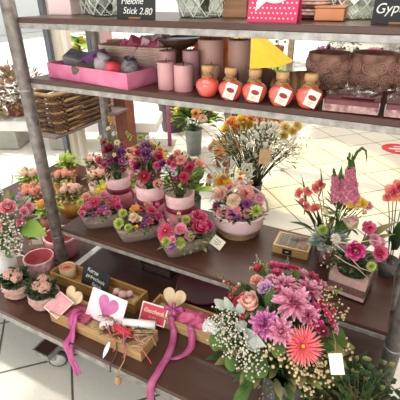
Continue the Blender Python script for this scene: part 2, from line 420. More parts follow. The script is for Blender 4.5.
        for i in range(26):
            th = math.acos(1-.85*(i+.5)/26); a = i*2.4
            d = Vector((sin(th)*cos(a), sin(th)*sin(a), cos(th))); Q = d.to_track_quat('Z', 'Y').to_matrix().to_4x4()
            M = Matrix.Translation(d*.78) @ Q
            for k in range(5): b.petal(2*pi*k/5+i, .02, 0, .27, .13, 35, 5, .3, m, 2, 1, M=M)
            for k in range(3): b.petal(2*pi*k/3+i, .01, .03, .16, .08, 70, 50, .3, m, 2, 1, M=M)
        for i in range(7): b.tube([(0,0,-.6), (.5*cos(i), .5*sin(i), .5)], .03, STEM, 4)
    elif kind == 'snapdragon':         # spike 1 unit tall
        b.tube([(0,0,-.15), (0,0,.55), (.01,0,1.0)], [.03,.025,.012], STEM, 5)
        for i in range(46):
            t = i/45; z = .02+.78*t; r = .19*(1-.62*t)*(.8+.4*random.random()); a = i*2.4
            M = Matrix.Translation((cos(a)*.05, sin(a)*.05, z)) @ Matrix.Rotation(a, 4, 'Z') @ Matrix.Rotation(radians(62-20*t), 4, 'Y') @ Matrix.Scale(r, 4)
            for k in range(5): b.petal(2*pi*k/5, .1, .25, .8, .46, 70, -10, .4, m, 4, 1, ruf=.15, M=M)
            b.ball(M @ Vector((0,0,.3)), .09*(1-.5*t)*.8, m, 1)
        for i in range(14):
            t = i/13; a = i*2.4; b.ball((.03*cos(a), .03*sin(a), .82+.22*t), .035*(1-.6*t), m2 or STEM, 1, (1,1,1.5))
    elif kind == 'sprig':              # small berries / tight blossoms on a twig, 1 unit tall
        b.tube([(0,0,0), (.04,0,.5), (0,0,1)], [.025,.02,.01], STEM, 4)
        for i in range(16):
            t = .3+.7*i/15; a = i*2.4; r = .2*(1.15-t)
            p = Vector((cos(a)*r, sin(a)*r, t)); b.tube([(0,0,t-.12), p], .01, STEM, 3, False)
            M = Matrix.Translation(p) @ p.normalized().to_track_quat('Z','Y').to_matrix().to_4x4() @ Matrix.Scale(.1, 4)
            for k in range(5): b.petal(2*pi*k/5, .1, 0, .8, .5, 45, 20, .4, m, 2, 1, M=M)
            if m2: b.ball(p, .045, m2, 1)
    BL[key] = b.mesh(kind); return BL[key]

NAMES = dict(cup_rose='rose', open_rose='lisianthus', cluster='flower_head', sprig='flower_sprig', pompon='button_chrysanthemum', blossom='blossom', bud='flower_bud', tulip='rosebud')
def flower(kind, m, parent, p, n, r, m2=None, spin=None, stem=None):
    """a bloom at world point p facing n; with a stem mesh joined under it when asked"""
    n = Vector(n).normalized()
    rot = n.to_track_quat('Z', 'Y').to_matrix() @ Matrix.Rotation(rnd(0, 6) if spin is None else spin, 3, 'Z')
    o = put(NAMES.get(kind, kind), bloom(kind, m, m2), parent)
    loc = parent.matrix_basis.inverted() @ Matrix.Translation(p) @ rot.to_4x4() @ Matrix.Scale(r, 4)
    o.matrix_local = loc
    return o

def stems(parent, root, ends, r=.0022, m=None, name='stems'):
    b = MB(); inv = parent.matrix_basis.inverted(); root = Vector(root)
    for e in ends:
        e = Vector(e); mid = root.lerp(e, .55)+Vector((0, 0, (e-root).length*.08))
        b.tube([inv @ (root+Vector((rnd(-.012,.012), rnd(-.012,.012), 0))), inv @ mid, inv @ e], [r*1.2, r, r*.8], m or STEM, 5)
    return b.build(name, parent)

def spray(parent, root, tips, m, n=9, r=.0045, spread=.03, name='gypsophila', sm=None):
    """fine branching sprays that end in tiny beads: one mesh per spray"""
    inv = parent.matrix_basis.inverted(); out = []
    for tp in tips:
        b = MB(); root_ = Vector(root); tp = Vector(tp); fork = root_.lerp(tp, .72)
        b.tube([inv @ root_, inv @ fork], .0009, sm or STEM, 3, False)
        for i in range(n):
            q = tp+Vector((rnd(-1,1), rnd(-1,1), rnd(-.8,.8)))*spread
            b.tube([inv @ fork, inv @ q], .0005, sm or STEM, 3, False)
            b.ball(inv @ q, r*rnd(.7, 1.2), m, 1)
        out.append(b.build(name, parent))
    return out

def foliage(parent, c, R, n, m, L=.04, W=.012, name='foliage', squash=.7, root=None, fold=.3, low=-.2, prof='point', sm=None):
    """leaf mass around c (world), leaves pointing outward"""
    inv = parent.matrix_basis.inverted(); b = MB(); c = Vector(c); root = Vector(root) if root is not None else c-Vector((0,0,R*squash))
    ms = m if isinstance(m, (list, tuple)) else [m]
    for i in range(n):
        z = rnd(low, 1); a = rnd(0, 2*pi); h = math.sqrt(max(0, 1-z*z)); k = rnd(.45, 1)
        d = Vector((h*cos(a), h*sin(a), z*squash)); p = c+d*R*k
        dd = (d+Vector((rnd(-.6,.6), rnd(-.6,.6), rnd(-.3,.5)))).normalized()
        b.leaf(inv @ p, inv @ (p+dd*L*rnd(.7, 1.2)), W*rnd(.7, 1.15), random.choice(ms), fold, rnd(-.1, .15), prof, 4)
        if i % 6 == 0: b.tube([inv @ root, inv @ c.lerp(p, .5), inv @ p], .0014, sm or STEM, 4, False)
    return b.build(name, parent)
def big_leaves(parent, specs, m, name='leaf', up=(0,0,1)):
    inv = parent.matrix_basis.inverted()
    for (a, t, w) in specs:
        b = MB(); b.leaf(inv @ Vector(a), inv @ Vector(t), w, m, .22, .1, 'point', 8, up, 2); b.build(name, parent)

# ================================================================== SETTING
ZM, ZS, ZT, ZD = .68, 1.32, 1.522, .45
# tiled floor: 34.5 cm tiles laid at 45 degrees to the display
def tile_mat():
    m = bpy.data.materials.new('white floor tile'); m.use_nodes = True; nt = m.node_tree; nd = nt.nodes; L = nt.links
    b = nd['Principled BSDF']; b.inputs['Roughness'].default_value = .38
    tc = nd.new('ShaderNodeTexCoord'); mp = nd.new('ShaderNodeMapping'); mp.inputs['Rotation'].default_value = (0, 0, radians(-45))
    mp.inputs['Location'].default_value = TILE_OFF
    L.new(tc.outputs['Object'], mp.inputs['Vector'])
    br = nd.new('ShaderNodeTexBrick'); br.offset = 0; br.squash = 1
    for k, v in (('Scale', 1/.345), ('Mortar Size', .016), ('Mortar Smooth', .1), ('Bias', 0), ('Brick Width', 1), ('Row Height', 1)): br.inputs[k].default_value = v
    br.inputs['Color1'].default_value = lin((224,219,206)); br.inputs['Color2'].default_value = lin((219,213,199)); br.inputs['Mortar'].default_value = lin((104,92,84))
    L.new(mp.outputs[0], br.inputs['Vector'])
    n = nd.new('ShaderNodeTexNoise'); n.inputs['Scale'].default_value = 90; n.inputs['Detail'].default_value = 3; L.new(tc.outputs['Object'], n.inputs['Vector'])
    mx = nd.new('ShaderNodeMix'); mx.data_type = 'RGBA'; mx.blend_type = 'MULTIPLY'; mx.inputs[0].default_value = .25
    r = nd.new('ShaderNodeValToRGB'); r.color_ramp.elements[0].position = .35; r.color_ramp.elements[0].color = (.75,.72,.68,1); r.color_ramp.elements[1].position = .6
    L.new(n.outputs['Fac'], r.inputs[0]); L.new(br.outputs['Color'], mx.inputs[6]); L.new(r.outputs[0], mx.inputs[7]); L.new(mx.outputs[2], b.inputs['Base Color'])
    return m
# grout lines: (x+y)/sqrt2 = -.56+k*.345 and (y-x)/sqrt2 = 1.17+k*.342 (measured)
TILE_OFF = (.56, -1.17+.345*4, 0)
XG = -2.71                                     # plane of the glazed front
fl = MB(); fl.box((2.645,5,-.02), (10.71,18,.04), tile_mat()); struct(fl.build('floor'))
PAVE = mat('pale outdoor paving', (250,246,236), (236,228,214), rough=.9, scale=3, bump=.1)
pv = MB(); pv.box((XG-8,5,-.03), (16,26,.04), PAVE); struct(pv.build('trim_1'))
WALL = mat('warm white plaster', (236,230,220), (228,222,210), rough=.9, scale=5)
CEIL = mat('white ceiling', (240,238,232), rough=.9)
w = MB(); w.box((2.645,14.05,1.6), (10.71,.1,3.2), WALL); struct(w.build('wall_back'))
w = MB(); w.box((8.05,6.6,1.6), (.1,14.8,3.2), WALL); struct(w.build('wall_right'))
w = MB(); w.box((2.645,6.6,3.25), (10.71,14.8,.1), CEIL); struct(w.build('ceiling'))
w = MB(); w.box((-15.5,6,2.0), (.3,24,4), WHITEP); struct(w.build('wall_outside'))
# glazed shop front: mullion, jamb, panes
ALU = mat('dark grey window profile', (104,106,112), (92,94,100), rough=.45, metal=.3, scale=6)
JAMB = mat('cream door jamb', (232,224,204), (222,212,192), rough=.6, scale=6)
MAUVE = mat('mauve panel', (206,168,176), (196,156,166), rough=.6, scale=4)
w = MB()
for y in (.2, 2.5): w.box((XG, y, 1.5), (.05,.035,3), ALU)
w.box((XG, 1.35, .03), (.06,2.3,.06), ALU); w.box((XG, 1.35, 2.97), (.06,2.3,.06), ALU)
w1 = struct(w.build('window_1')); p = MB(); p.box((XG, 1.35, 1.5), (.006,2.26,2.88), PANE); p.build('pane', w1)
w = MB(); w.box((XG, 2.63, 1.5), (.09,.16,3), JAMB); w.box((XG+.03, 2.63, 1.5), (.05,.05,3), WHITEP, .01); struct(w.build('trim_2'))
w = MB(); w.box((XG, 2.95, .03), (.05,.48,.06), JAMB); w.box((XG, 2.84, .03), (.05,.26,.06), ALU); w.box((XG, 2.985, 1.5), (.05,.03,3), ALU)
w2 = struct(w.build('window_2')); p = MB(); p.box((XG, 2.84, 1.5), (.006,.26,2.88), PANE); p.build('pane', w2)
w = MB(); w.box((XG, 3.14, 1.5), (.05,.28,3), MAUVE); struct(w.build('trim_3'))
w = MB(); w.box((-2.5, 3.12, .6), (.15,.13,1.2), WOODR, .006); struct(w.build('trim_4'))
LEDGE = mat('grey ledge', (120,104,96), (100,86,80), rough=.6, scale=8)
w = MB(); w.box((-2.53, 2.57, .585), (.31,.96,.022), LEDGE, .004)
for y in (2.12, 2.98): w.box((-2.672, y, .288), (.02,.03,.572), LEDGE)
struct(w.build('trim_5'))

# ================================================================== THE DISPLAY RACK
def shelf_board(parent, x0, x1, y0, y1, ztop, name='shelf'):
    b = MB(); b.box(((x0+x1)/2, (y0+y1)/2, ztop-.0085), (x1-x0, y1-y0, .017), BOARD, .002); s = b.build(name, parent)
    e = MB(); t = .018; z = ztop-.017-t/2
    e.box(((x0+x1)/2, y0+.01, z), (x1-x0, .02, t), STEEL, .0015); e.box(((x0+x1)/2, y1-.01, z), (x1-x0, .02, t), STEEL, .0015)
    e.box((x0+.01, (y0+y1)/2, z), (.02, y1-y0-.04, t), STEEL); e.box((x1-.01, (y0+y1)/2, z), (.02, y1-y0-.04, t), STEEL)
    e.build('edge_frame', s); return s
rack = thing('display_rack', 'rolling plant rack of galvanised posts and brown shelves that carries the whole display', 'shelving rack')
XL, XR, YF, YB = -1.243, .085, 1.028, 1.452
for z in (ZM, ZS, ZT): shelf_board(rack, XL, XR, YF, YB, z)
for (x, y, q) in ((XL-.0265, YF-.004, .0245), (XR+.0265, YF-.004, .0245), (XL-.0215, YB-.02, .0195), (XR+.0215, YB-.02, .0195)):
    b = MB(); b.tube([(x,y,.02), (x,y,1.95)], q, POST, 20); o = b.build('post', rack)
    for z in (ZM-.045, ZS-.045, ZT+.075):
        k = MB(); k.tube([(x,y,z-.003), (x,y,z+.003)], q+.0012, STEEL, 20); k.build('collar', o)
# low base board and its castors
def base_plate(x0, x1, y0, y1):
    b = MB(); b.box(((x0+x1)/2, (y0+y1)/2, .117), (x1-x0,y1-y0,.018), BOARD, .002); o = b.build('caster_plate', rack)
    e = MB()
    for (c, d) in ((((x0+x1)/2,y0-.004,.114),(x1-x0+.016,.008,.03)), (((x0+x1)/2,y1+.004,.114),(x1-x0+.016,.008,.03)), ((x0-.004,(y0+y1)/2,.114),(.008,y1-y0,.03)), ((x1+.004,(y0+y1)/2,.114),(.008,y1-y0,.03))): e.box(c, d, STEEL, .002)
    e.build('edge_frame', o)
base_plate(-1.306, -1.222, .796, 1.02); base_plate(.0, .14, .79, 1.06); base_plate(-1.305, -1.17, 1.18, 1.44); base_plate(.0, .14, 1.18, 1.44)
def caster(x, y, a):
    c = put('caster', None, rack); c.location = (x, y, 0); c.rotation_euler = (0,0,a)
    Q = Matrix.Rotation(pi/2, 3, 'X')
    t = MB(); t.lathe([(.036,-.012),(.045,-.010),(.047,0),(.045,.010),(.036,.012)], RUBBER, 24, (0,0,.047), axis=Q); t.build('tyre', c)
    h = MB(); h.lathe([(.0,-.015),(.012,-.015),(.014,-.013),(.036,-.013),(.036,.013),(.014,.013),(.012,.015),(0,.015)], WHEEL, 24, (0,0,.047), axis=Q)
    h.build('wheel', c)
    f = MB()
    for s in (-1, 1): f.box((.016, s*.0185, .08), (.02,.003,.05), STEEL)
    f.box((.018,0,.1), (.06,.05,.004), STEEL); f.build('fork', c)
caster(-1.232, .852, radians(215)); caster(.08, .87, .4); caster(-1.24, 1.37, 1.2); caster(.08, 1.37, 2.1)
# display deck: long front plank and the board behind the front posts
b = MB(); b.box((-.90, .853, ZD-.009), (2.2,.306,.018), BOARD, .002); o = b.build('deck_plank', rack)
e = MB(); e.box((-.93, .709, ZD-.031), (2.14,.02,.026), STEEL, .002); e.box((-.93, .997, ZD-.031), (2.14,.02,.026), STEEL, .002)
e.box((.13, .853, ZD-.031), (.02,.27,.026), STEEL); e.build('edge_frame', o)
b = MB(); b.box((-.545, 1.232, ZD-.009), (1.35,.44,.018), BOARD, .002); b.build('deck_board', rack)
b = MB(); b.box((-1.238, 1.26, ZD-.012), (.034,.37,.03), WHITEP, .002); b.build('sunlit_gap_strip', rack)  # white strip imitates sunlit floor showing through the deck gap
for (x, y) in ((-1.9,.95), (.17,.98), (.17,.73)):
    b = MB(); b.box((x, y, .207), (.03,.03,.414), STEEL); b.build('deck_leg', rack)
bench = thing('plant_bench', 'low brown bench left of the rack crowded with potted plants', 'bench', (-1.76,1.52,0))
b = MB(); b.box((0,0,ZD-.012), (1.0,.98,.022), BOARD, .002); b.build('bench_top', bench)
for sx in (-1, 1):
    for sy in (-1, 1):
        b = MB(); b.box((sx*.46, sy*.45, .214), (.035,.035,.428), STEEL); b.build('leg', bench)

# ================================================================== MIDDLE SHELF
def loft_trough(L, W, H, m, taper=.78, n=28, wob=.0):
    """boat-shaped hollow trough, long axis X"""
    def ring(s, z, inset=0):
        out = []
        for k in range(n):
            a = 2*pi*k/n; c, s_ = cos(a), sin(a); e = .5
            x = (abs(c)**e)*(1 if c > 0 else -1); y = (abs(s_)**e)*(1 if s_ > 0 else -1)
            out.append(Vector((x*(L/2*s-inset), y*(W/2*s-inset), z+wob*sin(3*a))))
        return out
    b = MB(); rs = [ring(taper,0), ring((taper+1)/2,H*.5), ring(1,H), ring(1,H,.008), ring(.93,H*.75,.008), ring(.9,H*.7,.03)]
    vs = [p for r in rs for p in r]; fs = [tuple(range(n-1,-1,-1))]
    for i in range(len(rs)-2):
        for k in range(n): fs.append((i*n+k, i*n+(k+1)%n, (i+1)*n+(k+1)%n, (i+1)*n+k))
    b.add(vs, fs, m)
    s_ = MB(); r = ring(.93, H*.8, .009); s_.add(r, [tuple(range(n))], SOIL)
    return b, s_
def trough(c, ang, L, label, blooms, fill, W=.098, H=.064):
    t = thing('wooden_trough', label, 'flower arrangement', (c[0], c[1], ZM), ang, 'wooden troughs of mixed blooms on the middle shelf')
    b, s = loft_trough(L, W, H, BARKW); b.build('trough', t); s.build('soil', t)
    base = Vector((c[0], c[1], ZM+H*.8)); C = Vector((c[0], c[1], ZM+.03))
    ca, sa = cos(ang), sin(ang)
    for (u, v, h, kind, m, r, m2) in blooms:      # u along the trough, v across, h height above the rim
        p = Vector((c[0]+u*ca*L/2-v*sa*W/2, c[1]+u*sa*L/2+v*ca*W/2, ZM+H+h)); n = (p-C-Vector((0,0,-.02))).normalized()+Vector((.25,-.5,.3))
        flower(kind, m, t, p, n, r*1.1, m2)
    for i in range(16):
        u, v = rnd(-.95,.95), rnd(-.85,.8); p = Vector((c[0]+u*ca*L/2-v*sa*W/2, c[1]+u*sa*L/2+v*ca*W/2, ZM+H+.004+.028*(1-u*u*.6)*(1-v*v*.5)+max(v,0)*.02))
        kind, m = fill[i % len(fill)]; flower(kind, m, t, p, (p-C).normalized()+Vector((.3,-.6,.3)), rnd(.012,.018))
    foliage(t, (c[0], c[1], ZM+H), L*.48, 80, [G_MID, G_OLIVE], .03, .007, squash=.35, root=base)
    inv = t.matrix_basis.inverted()
    return t
R_ = lambda v: v
trough((-1.098,1.138), radians(37), .178, 'grey wooden trough of raspberry and mauve blooms on the left end of the middle shelf', [
    (-.75,-.3,.02,'carnation',P_RASP,.022,None), (-.25,.1,.045,'gerbera',P_RASP,.032,B_LIME), (.15,-.4,.02,'daisy',P_PLUM,.018,B_YEL), (.55,.2,.035,'gerbera',P_RASP,.028,B_LIME), (-.35,-.7,.0,'daisy',P_PLUM,.02,None),
    (.35,-.75,.005,'pompon',P_MUM,.02,None), (.85,-.1,.015,'carnation',P_MAG,.02,None), (-.9,.3,.04,'pompon',P_LIME,.02,None), (-.6,.6,.06,'carnation',P_SALMON,.022,None), (.0,-.6,.012,'blossom',P_MAG,.018,None), (.75,.5,.04,'blossom',P_RASP,.02,None), (.2,.6,.06,'carnation',P_PINK,.022,None), (-.55,.0,.035,'daisy',P_MUM2,.02,None)], [('daisy',P_PLUM),('blossom',P_RASP),('daisy',P_MUM),('blossom',P_PINK),('carnation',P_MAG),('pompon',P_OLV)])
trough((-.89,1.13), radians(42), .195, 'grey wooden trough with lime chrysanthemum at its left end, second on the middle shelf', [
    (-.8,-.35,.02,'pompon',P_LIME,.026,None), (-.6,.3,.045,'pompon',P_LIME,.022,None), (-.2,-.2,.035,'carnation',P_CREAM,.022,None), (-.1,.4,.06,'blossom',P_ORANGE,.02,None), (.15,.0,.05,'tulip',P_RED,.018,None), (.4,-.4,.025,'daisy',P_PLUM,.02,None), (.2,-.75,.005,'daisy',P_PLUM,.019,None),
    (.6,.1,.045,'carnation',P_RASP,.022,None), (.85,-.2,.02,'carnation',P_MAG,.02,None), (.8,.5,.05,'tulip',P_RASP,.018,None), (-.45,-.7,.005,'pompon',P_LIME,.02,None), (.5,.6,.06,'carnation',P_SALMON,.02,None), (-.15,-.75,.0,'blossom',P_YEL,.014,None)], [('pompon',P_LIME),('daisy',P_PLUM),('blossom',P_RASP),('carnation',P_SALMON),('blossom',P_CREAM),('daisy',P_MUM)])
trough((-.668,1.135), radians(50), .215, 'grey wooden trough with two big raspberry roses at its right end, front of the basket', [
    (-.75,.1,.04,'gerbera',P_RASP,.034,B_LIME), (-.2,-.1,.035,'carnation',P_PINK,.027,None), (.45,-.35,.03,'rose',P_RASP,.031,None), (.6,.45,.055,'open_rose',P_RASP,.03,None), (-.8,-.45,.01,'pompon',P_LIME,.022,None), (-.35,-.8,.0,'pompon',P_LIME,.025,None),
    (-.7,-.8,-.005,'daisy',P_PLUM,.02,None), (-.55,-.5,.015,'daisy',P_PLUM,.018,None), (.1,.5,.055,'pompon',P_LIME,.02,None), (.85,-.1,.025,'carnation',P_MAG,.024,None), (-.1,.8,.075,'bud',P_CREAM,.016,None), (.05,-.5,.012,'carnation',P_MUM,.022,None), (-.5,.75,.06,'bud',P_CREAM,.012,None)], [('daisy',P_PLUM),('blossom',P_RASP),('carnation',P_MAG),('pompon',P_LIME),('carnation',P_PINK),('daisy',P_MUM)])
# price label of the third trough
d = on(217.5, 242.5, ZM+.03)
o = MB(); o.box((0,0,0), (.052,.042,.0012), PAPER); t = o.build('price_tag', None, d)
_dir = (CAM-d).normalized(); t.rotation_euler = (Matrix.Rotation(radians(14),3,_dir) @ (_dir+Vector((0,0,.1))).normalized().to_track_quat('Z','Y').to_matrix() @ Matrix.Rotation(radians(-50),3,'Z')).to_euler()
tag(t, 'small cream price tag leaning at the right end of the rose trough', 'tag')
o = MB()
for i, (yy, ww) in enumerate(((.008,.026), (0,.03), (-.008,.018))): 
    for k in range(4): o.box((-ww/2+ww*(k+.5)/4, yy+rnd(-.001,.001), .0009), (ww/4*.7,.003,.0006), INK)
o.build('lettering', t)

# three pink felt-wrapped pots
def felt_pot(px, py, lab, r, H, blooms, zt):
    c = on(px, py, ZM); t = thing('felt_wrapped_pot', lab, 'flower arrangement', c, rnd(0,1), 'pink felt wrapped pots at the back of the middle shelf')
    b = MB(); b.lathe([(r*.9,0), (r*.95,H*.2), (r*.99,H*.5), (r*1.0,H*.8), (r*1.02,H), (r*.95,H), (r*.93,H*.86), (0,H*.86)], FELTP, 28, wob=.02); b.build('pot', t)
    b = MB(); b.lathe([(r*1.0,H*.5), (r*1.06,H*.53), (r*1.06,H*.63), (r*1.01,H*.66)], FELTB, 28, wob=.02)
    b.tube([(r*.9,-r*.5,H*.58), (r*1.05,-r*.62,H*.4), (r*1.0,-r*.6,H*.25)], .004, FELTB, 5); b.build('ribbon', t)
    b = MB(); b.lathe([(r*1.02,.001), (r*1.16,H*.05), (r*1.2,H*.36), (r*1.12,H*.47), (r*.99,H*.5)], FELTR, 28, wob=.03); b.build('felt_wrap', t)
    top = Vector((c.x, c.y, ZM+H)); ends = []
    fills = [('carnation',P_RED),('open_rose',P_PLUM),('daisy',P_BURG),('carnation',P_RASP),('blossom',P_LILAC),('daisy',P_PLUM),('pompon',P_OLV),('blossom',P_CREAM)]
    for i in range(22):
        a, h = rnd(0,6.28), rnd(.03,.16); q = .05*math.sqrt(random.random())*(1.15-.25*h/.16); p = top+Vector((q*cos(a), q*sin(a), h)); kind, m = fills[i % 8]
        flower(kind, m, t, p, Vector((cos(a)*.6+.2, sin(a)*.6-.6, .5)), rnd(.011,.019)); ends.append(p)
    for (dx, dz, kind, m, rr, m2) in blooms:
        p = top+Vector((dx, rnd(-.045,.02)-.01, dz)); n = (p-top).normalized()+Vector((rnd(-.2,.4),-.9,.3))
        flower(kind, m, t, p, n, rr, m2); ends.append(p)
    stems(t, top-Vector((0,0,.03)), ends)
    foliage(t, top+Vector((0,0,.045)), r*.95, 110, [G_MID, G_DARK, G_OLIVE], .035, .006, squash=1.0, low=-.5); foliage(t, top+Vector((0,0,.12)), r*.8, 40, [G_OLIVE, G_LIME, G_MID], .04, .004, squash=1.1, low=-.6)
    return t
felt_pot(121, 204, 'pale pink felt wrapped pot with crimson and plum blossoms nearest the window', .056, .155, [
    (-.05,.11,'carnation',P_RED,.022,None), (-.015,.13,'carnation',P_RASP,.022,None), (.02,.15,'open_rose',P_BURG,.024,None), (.045,.12,'open_rose',P_PLUM,.024,None), (-.06,.075,'carnation',P_RASP,.024,None), (-.03,.06,'carnation',P_MAG,.02,None), (.03,.085,'open_rose',P_BURG,.026,None), (.06,.09,'daisy',P_PLUM,.02,None),
    (-.035,.19,'daisy',P_CREAM,.016,B_LIME), (-.02,.22,'blossom',P_CREAM,.014,None), (.015,.235,'sprig',P_YEL,.06,None), (.005,.2,'daisy',P_WHITE,.014,B_YEL), (.035,.17,'daisy',P_CREAM,.016,B_DARK), (-.05,.15,'carnation',P_RED,.018,None), (.0,.09,'open_rose',P_PLUM,.022,None)], .235)
felt_pot(152, 218, 'pale pink felt wrapped pot with crimson carnations and purple blossoms, middle of the three', .060, .175, [
    (-.03,.14,'carnation',P_RED,.022,None), (.0,.165,'open_rose',P_PLUM,.026,None), (.03,.16,'open_rose',P_PLUM,.024,None), (.055,.13,'carnation',P_RED,.024,None), (.06,.1,'carnation',P_RASP,.02,None), (-.01,.1,'open_rose',P_BURG,.022,None), (.01,.055,'gerbera',P_RED,.034,B_LIME), (-.045,.1,'carnation',P_PINK,.02,None),
    (-.05,.19,'sprig',P_LIME,.06,None), (-.03,.2,'pompon',P_LIME,.016,None), (.035,.05,'daisy',P_PLUM,.02,None), (-.035,.045,'daisy',P_PLUM,.02,None), (.02,.215,'daisy',P_WHITE,.014,B_LIME), (.055,.02,'daisy',P_SALMON,.02,B_DARK), (-.01,.02,'daisy',P_MUM,.018,None)], .2)
felt_pot(181, 224, 'pale pink felt wrapped pot with red blossoms beside the basket, rightmost of the three', .061, .16, [
    (-.03,.135,'carnation',P_RED,.024,None), (.0,.14,'open_rose',P_RASP,.026,None), (.045,.12,'carnation',P_RED,.026,None), (.05,.095,'carnation',P_RED,.024,None), (.03,.16,'carnation',P_SALMON,.024,None), (-.005,.095,'daisy',P_WHITE,.016,B_LIME), (-.005,.06,'carnation',P_RASP,.018,None), (-.06,.125,'open_rose',P_PLUM,.02,None),
    (-.055,.1,'daisy',P_WHITE,.02,B_LIME), (-.06,.05,'pompon',P_LIME,.018,None), (.055,.17,'sprig',P_CREAMB,.05,None), (.01,.18,'carnation',P_SALMON,.02,None)], .2)
# sparse moss sticks inside the third pot's rim are its foliage

# basket lined with pink cloth
c = on(238, 230, ZM); CLOTHP = mat('blush cotton cloth', (240,212,210), (228,188,188), rough=.95, scale=14, bump=.3); bk = thing('flower_basket', 'round basket lined in pink cloth with a hoop handle and peach roses', 'flower basket', c, 0)
b = MB(); n = 60
for i in range(9):
    z = .006+.0062*i; r = .088+.012*i/9; b.tube([(r*(1+.02*(1 if (k+i) % 2 else -1))*cos(2*pi*k/n), r*(1+.02*(1 if (k+i) % 2 else -1))*.93*sin(2*pi*k/n), z) for k in range(n+1)], .0036, WICK, 5)
b.lathe([(.085,0), (.085,.004), (0,.004)], WICK, 24); b.build('wicker_base', bk)
b = MB(); b.lathe([(.098,.03), (.104,.045), (.107,.07), (.11,.092), (.115,.1), (.11,.104), (.1,.096), (.094,.075), (.09,.075), (0,.075)], CLOTHP, 40, wob=.03, sy=.93); b.build('cloth_liner', bk)
b = MB(); a0 = radians(20)
pts = [Vector((cos(a0)*.1*cos(t)+.012, sin(a0)*.1*cos(t)+.03, .085+.115*sin(t))) for t in [pi*i/18 for i in range(19)]]
b.tube(pts, .0042, WICKP, 8)
pts2 = [p+Vector((.004*sin(i*1.7),.004*cos(i*1.7),.003)) for i, p in enumerate(pts)]; b.tube(pts2, .0022, WHITEP, 5); b.build('handle', bk)
top = c+Vector((0,0,.105))
for (px, py, dy, kind, m, r, m2) in ((222,195,-.02,'carnation',P_PEACH,.040,None), (246,194,.0,'carnation',P_SALMON,.038,None), (234,201,-.05,'carnation',P_CREAM,.036,None), (259,199,.0,'daisy',P_MUM,.026,B_YEL), (256,211,-.05,'chrysanthemum',P_LIME,.026,B_LIME), (247,204,-.04,'carnation',P_PLUM,.022,None),
    (237,210,-.07,'daisy',P_PINK,.019,None), (254,198,.0,'daisy',P_MUM,.022,None), (216,206,-.03,'carnation',P_MAG,.018,None), (229,190,.03,'carnation',P_SALMON,.03,None), (240,187,.05,'rose',P_PEACH,.028,None), (212,199,.01,'daisy',P_WHITE,.02,None), (226,208,-.06,'sprig',P_WHITE,.04,None)):
    p = aty(px, py, c.y+dy); flower(kind, m, bk, p, Vector((p.x-c.x, p.y-c.y-.06, .1)), r, m2)
for i in range(34):
    a = rnd(0,6.28) if i % 3 else rnd(-2.2,-.2); q = .097*math.sqrt(random.random()); p = top+Vector((q*cos(a), q*.93*sin(a), .004+.035*(1-q/.1)))
    kind, m = [('carnation',P_SALMON),('daisy',P_MUM),('carnation',P_CREAM),('carnation',P_PLUM),('daisy',P_PINK),('pompon',P_OLV)][i % 6]; flower(kind, m, bk, p, Vector((cos(a)*.5+.2,sin(a)*.5-.5,.7)), rnd(.014,.022))
foliage(bk, c+Vector((0,-.01,.095)), .1, 260, [G_DARK, G_MID, G_SILV], .03, .007, squash=.5, low=0)
big_leaves(bk, [(aty(219,204,c.y-.02), aty(212,194,c.y), .014), (aty(219,203,c.y-.02), aty(218,190,c.y+.01), .013)], G_EUC)

# clear lid confectionery box
c = Vector((-.29, 1.326, ZM)); bx = thing('confectionery_box', 'gold card box with a clear window lid and small black label', 'gift box', c, radians(3))
W, Dp, H = .138, .105, .036
b = MB(); b.box((0,0,H*.4), (W,Dp,H*.8), GOLDP, .001); b.build('box_base', bx)
b = MB()
for (cc, dd) in (((0,-Dp/2+.004,H-.002),(W,.008,.005)), ((0,Dp/2-.004,H-.002),(W,.008,.005)), ((-W/2+.004,0,H-.002),(.008,Dp-.016,.005)), ((W/2-.004,0,H-.002),(.008,Dp-.016,.005))): b.box(cc, dd, GOLDP)
b.box((0,0,H), (W-.016,Dp-.016,.001), PLAST); b.build('window_lid', bx)
for (x, m) in ((-.038, CHOC), (0, CHOC), (.038, COPPER)):
    b = MB(); b.box((x, 0, H*.8+.003), (.03,.076,.006), m, .002); b.build('sweet', bx)
b = MB(); b.box((-.012,-Dp/2-.001,H*.45), (.036,.002,.024), BLACKL); l = b.build('label', bx)
lettering('lettering', 'sei', .011, WPAPER, bx, Matrix.Translation((-.012,-Dp/2-.0025,H*.5)) @ Matrix.Rotation(pi/2,4,'X'))

# front square glass with pink and taupe sand
c = Vector((-.05, 1.187, ZM)); g1 = thing('glass_vase_arrangement', 'square glass vase of pink and grey sand with a magenta lisianthus', 'flower arrangement', c, radians(-7))
def sqvase(t, w, H, layers):
    b = MB(); 
    for s in (-1, 1):
        b.box((s*(w/2-.0015),0,H/2), (.003,w,H), GLASS); b.box((0,s*(w/2-.0015),H/2), (w-.006,.003,H), GLASS)
    b.box((0,0,.003), (w-.006,w-.006,.006), GLASS); b.build('glass_cube', t)
    z = .0065
    for (h, m) in layers:
        b = MB(); b.box((0,0,z+h/2), (w-.0075,w-.0075,h), m, .001); b.build('sand_layer', t); z += h+.0002
    return z
z = sqvase(g1, .128, .108, ((.014,PINKS), (.03,GREYS), (.032,PINKS)))
b = MB(); b.lathe([(.0555,z), (.055,z+.014), (.04,z+.024), (0,z+.03)], MOSS, 20, wob=.08); b.build('moss', g1)
Y0 = 1.15
foliage(g1, c+Vector((0,0,.1)), .065, 90, [G_DARK, G_OLIVE, G_DARK], .026, .006, squash=.5, low=0)
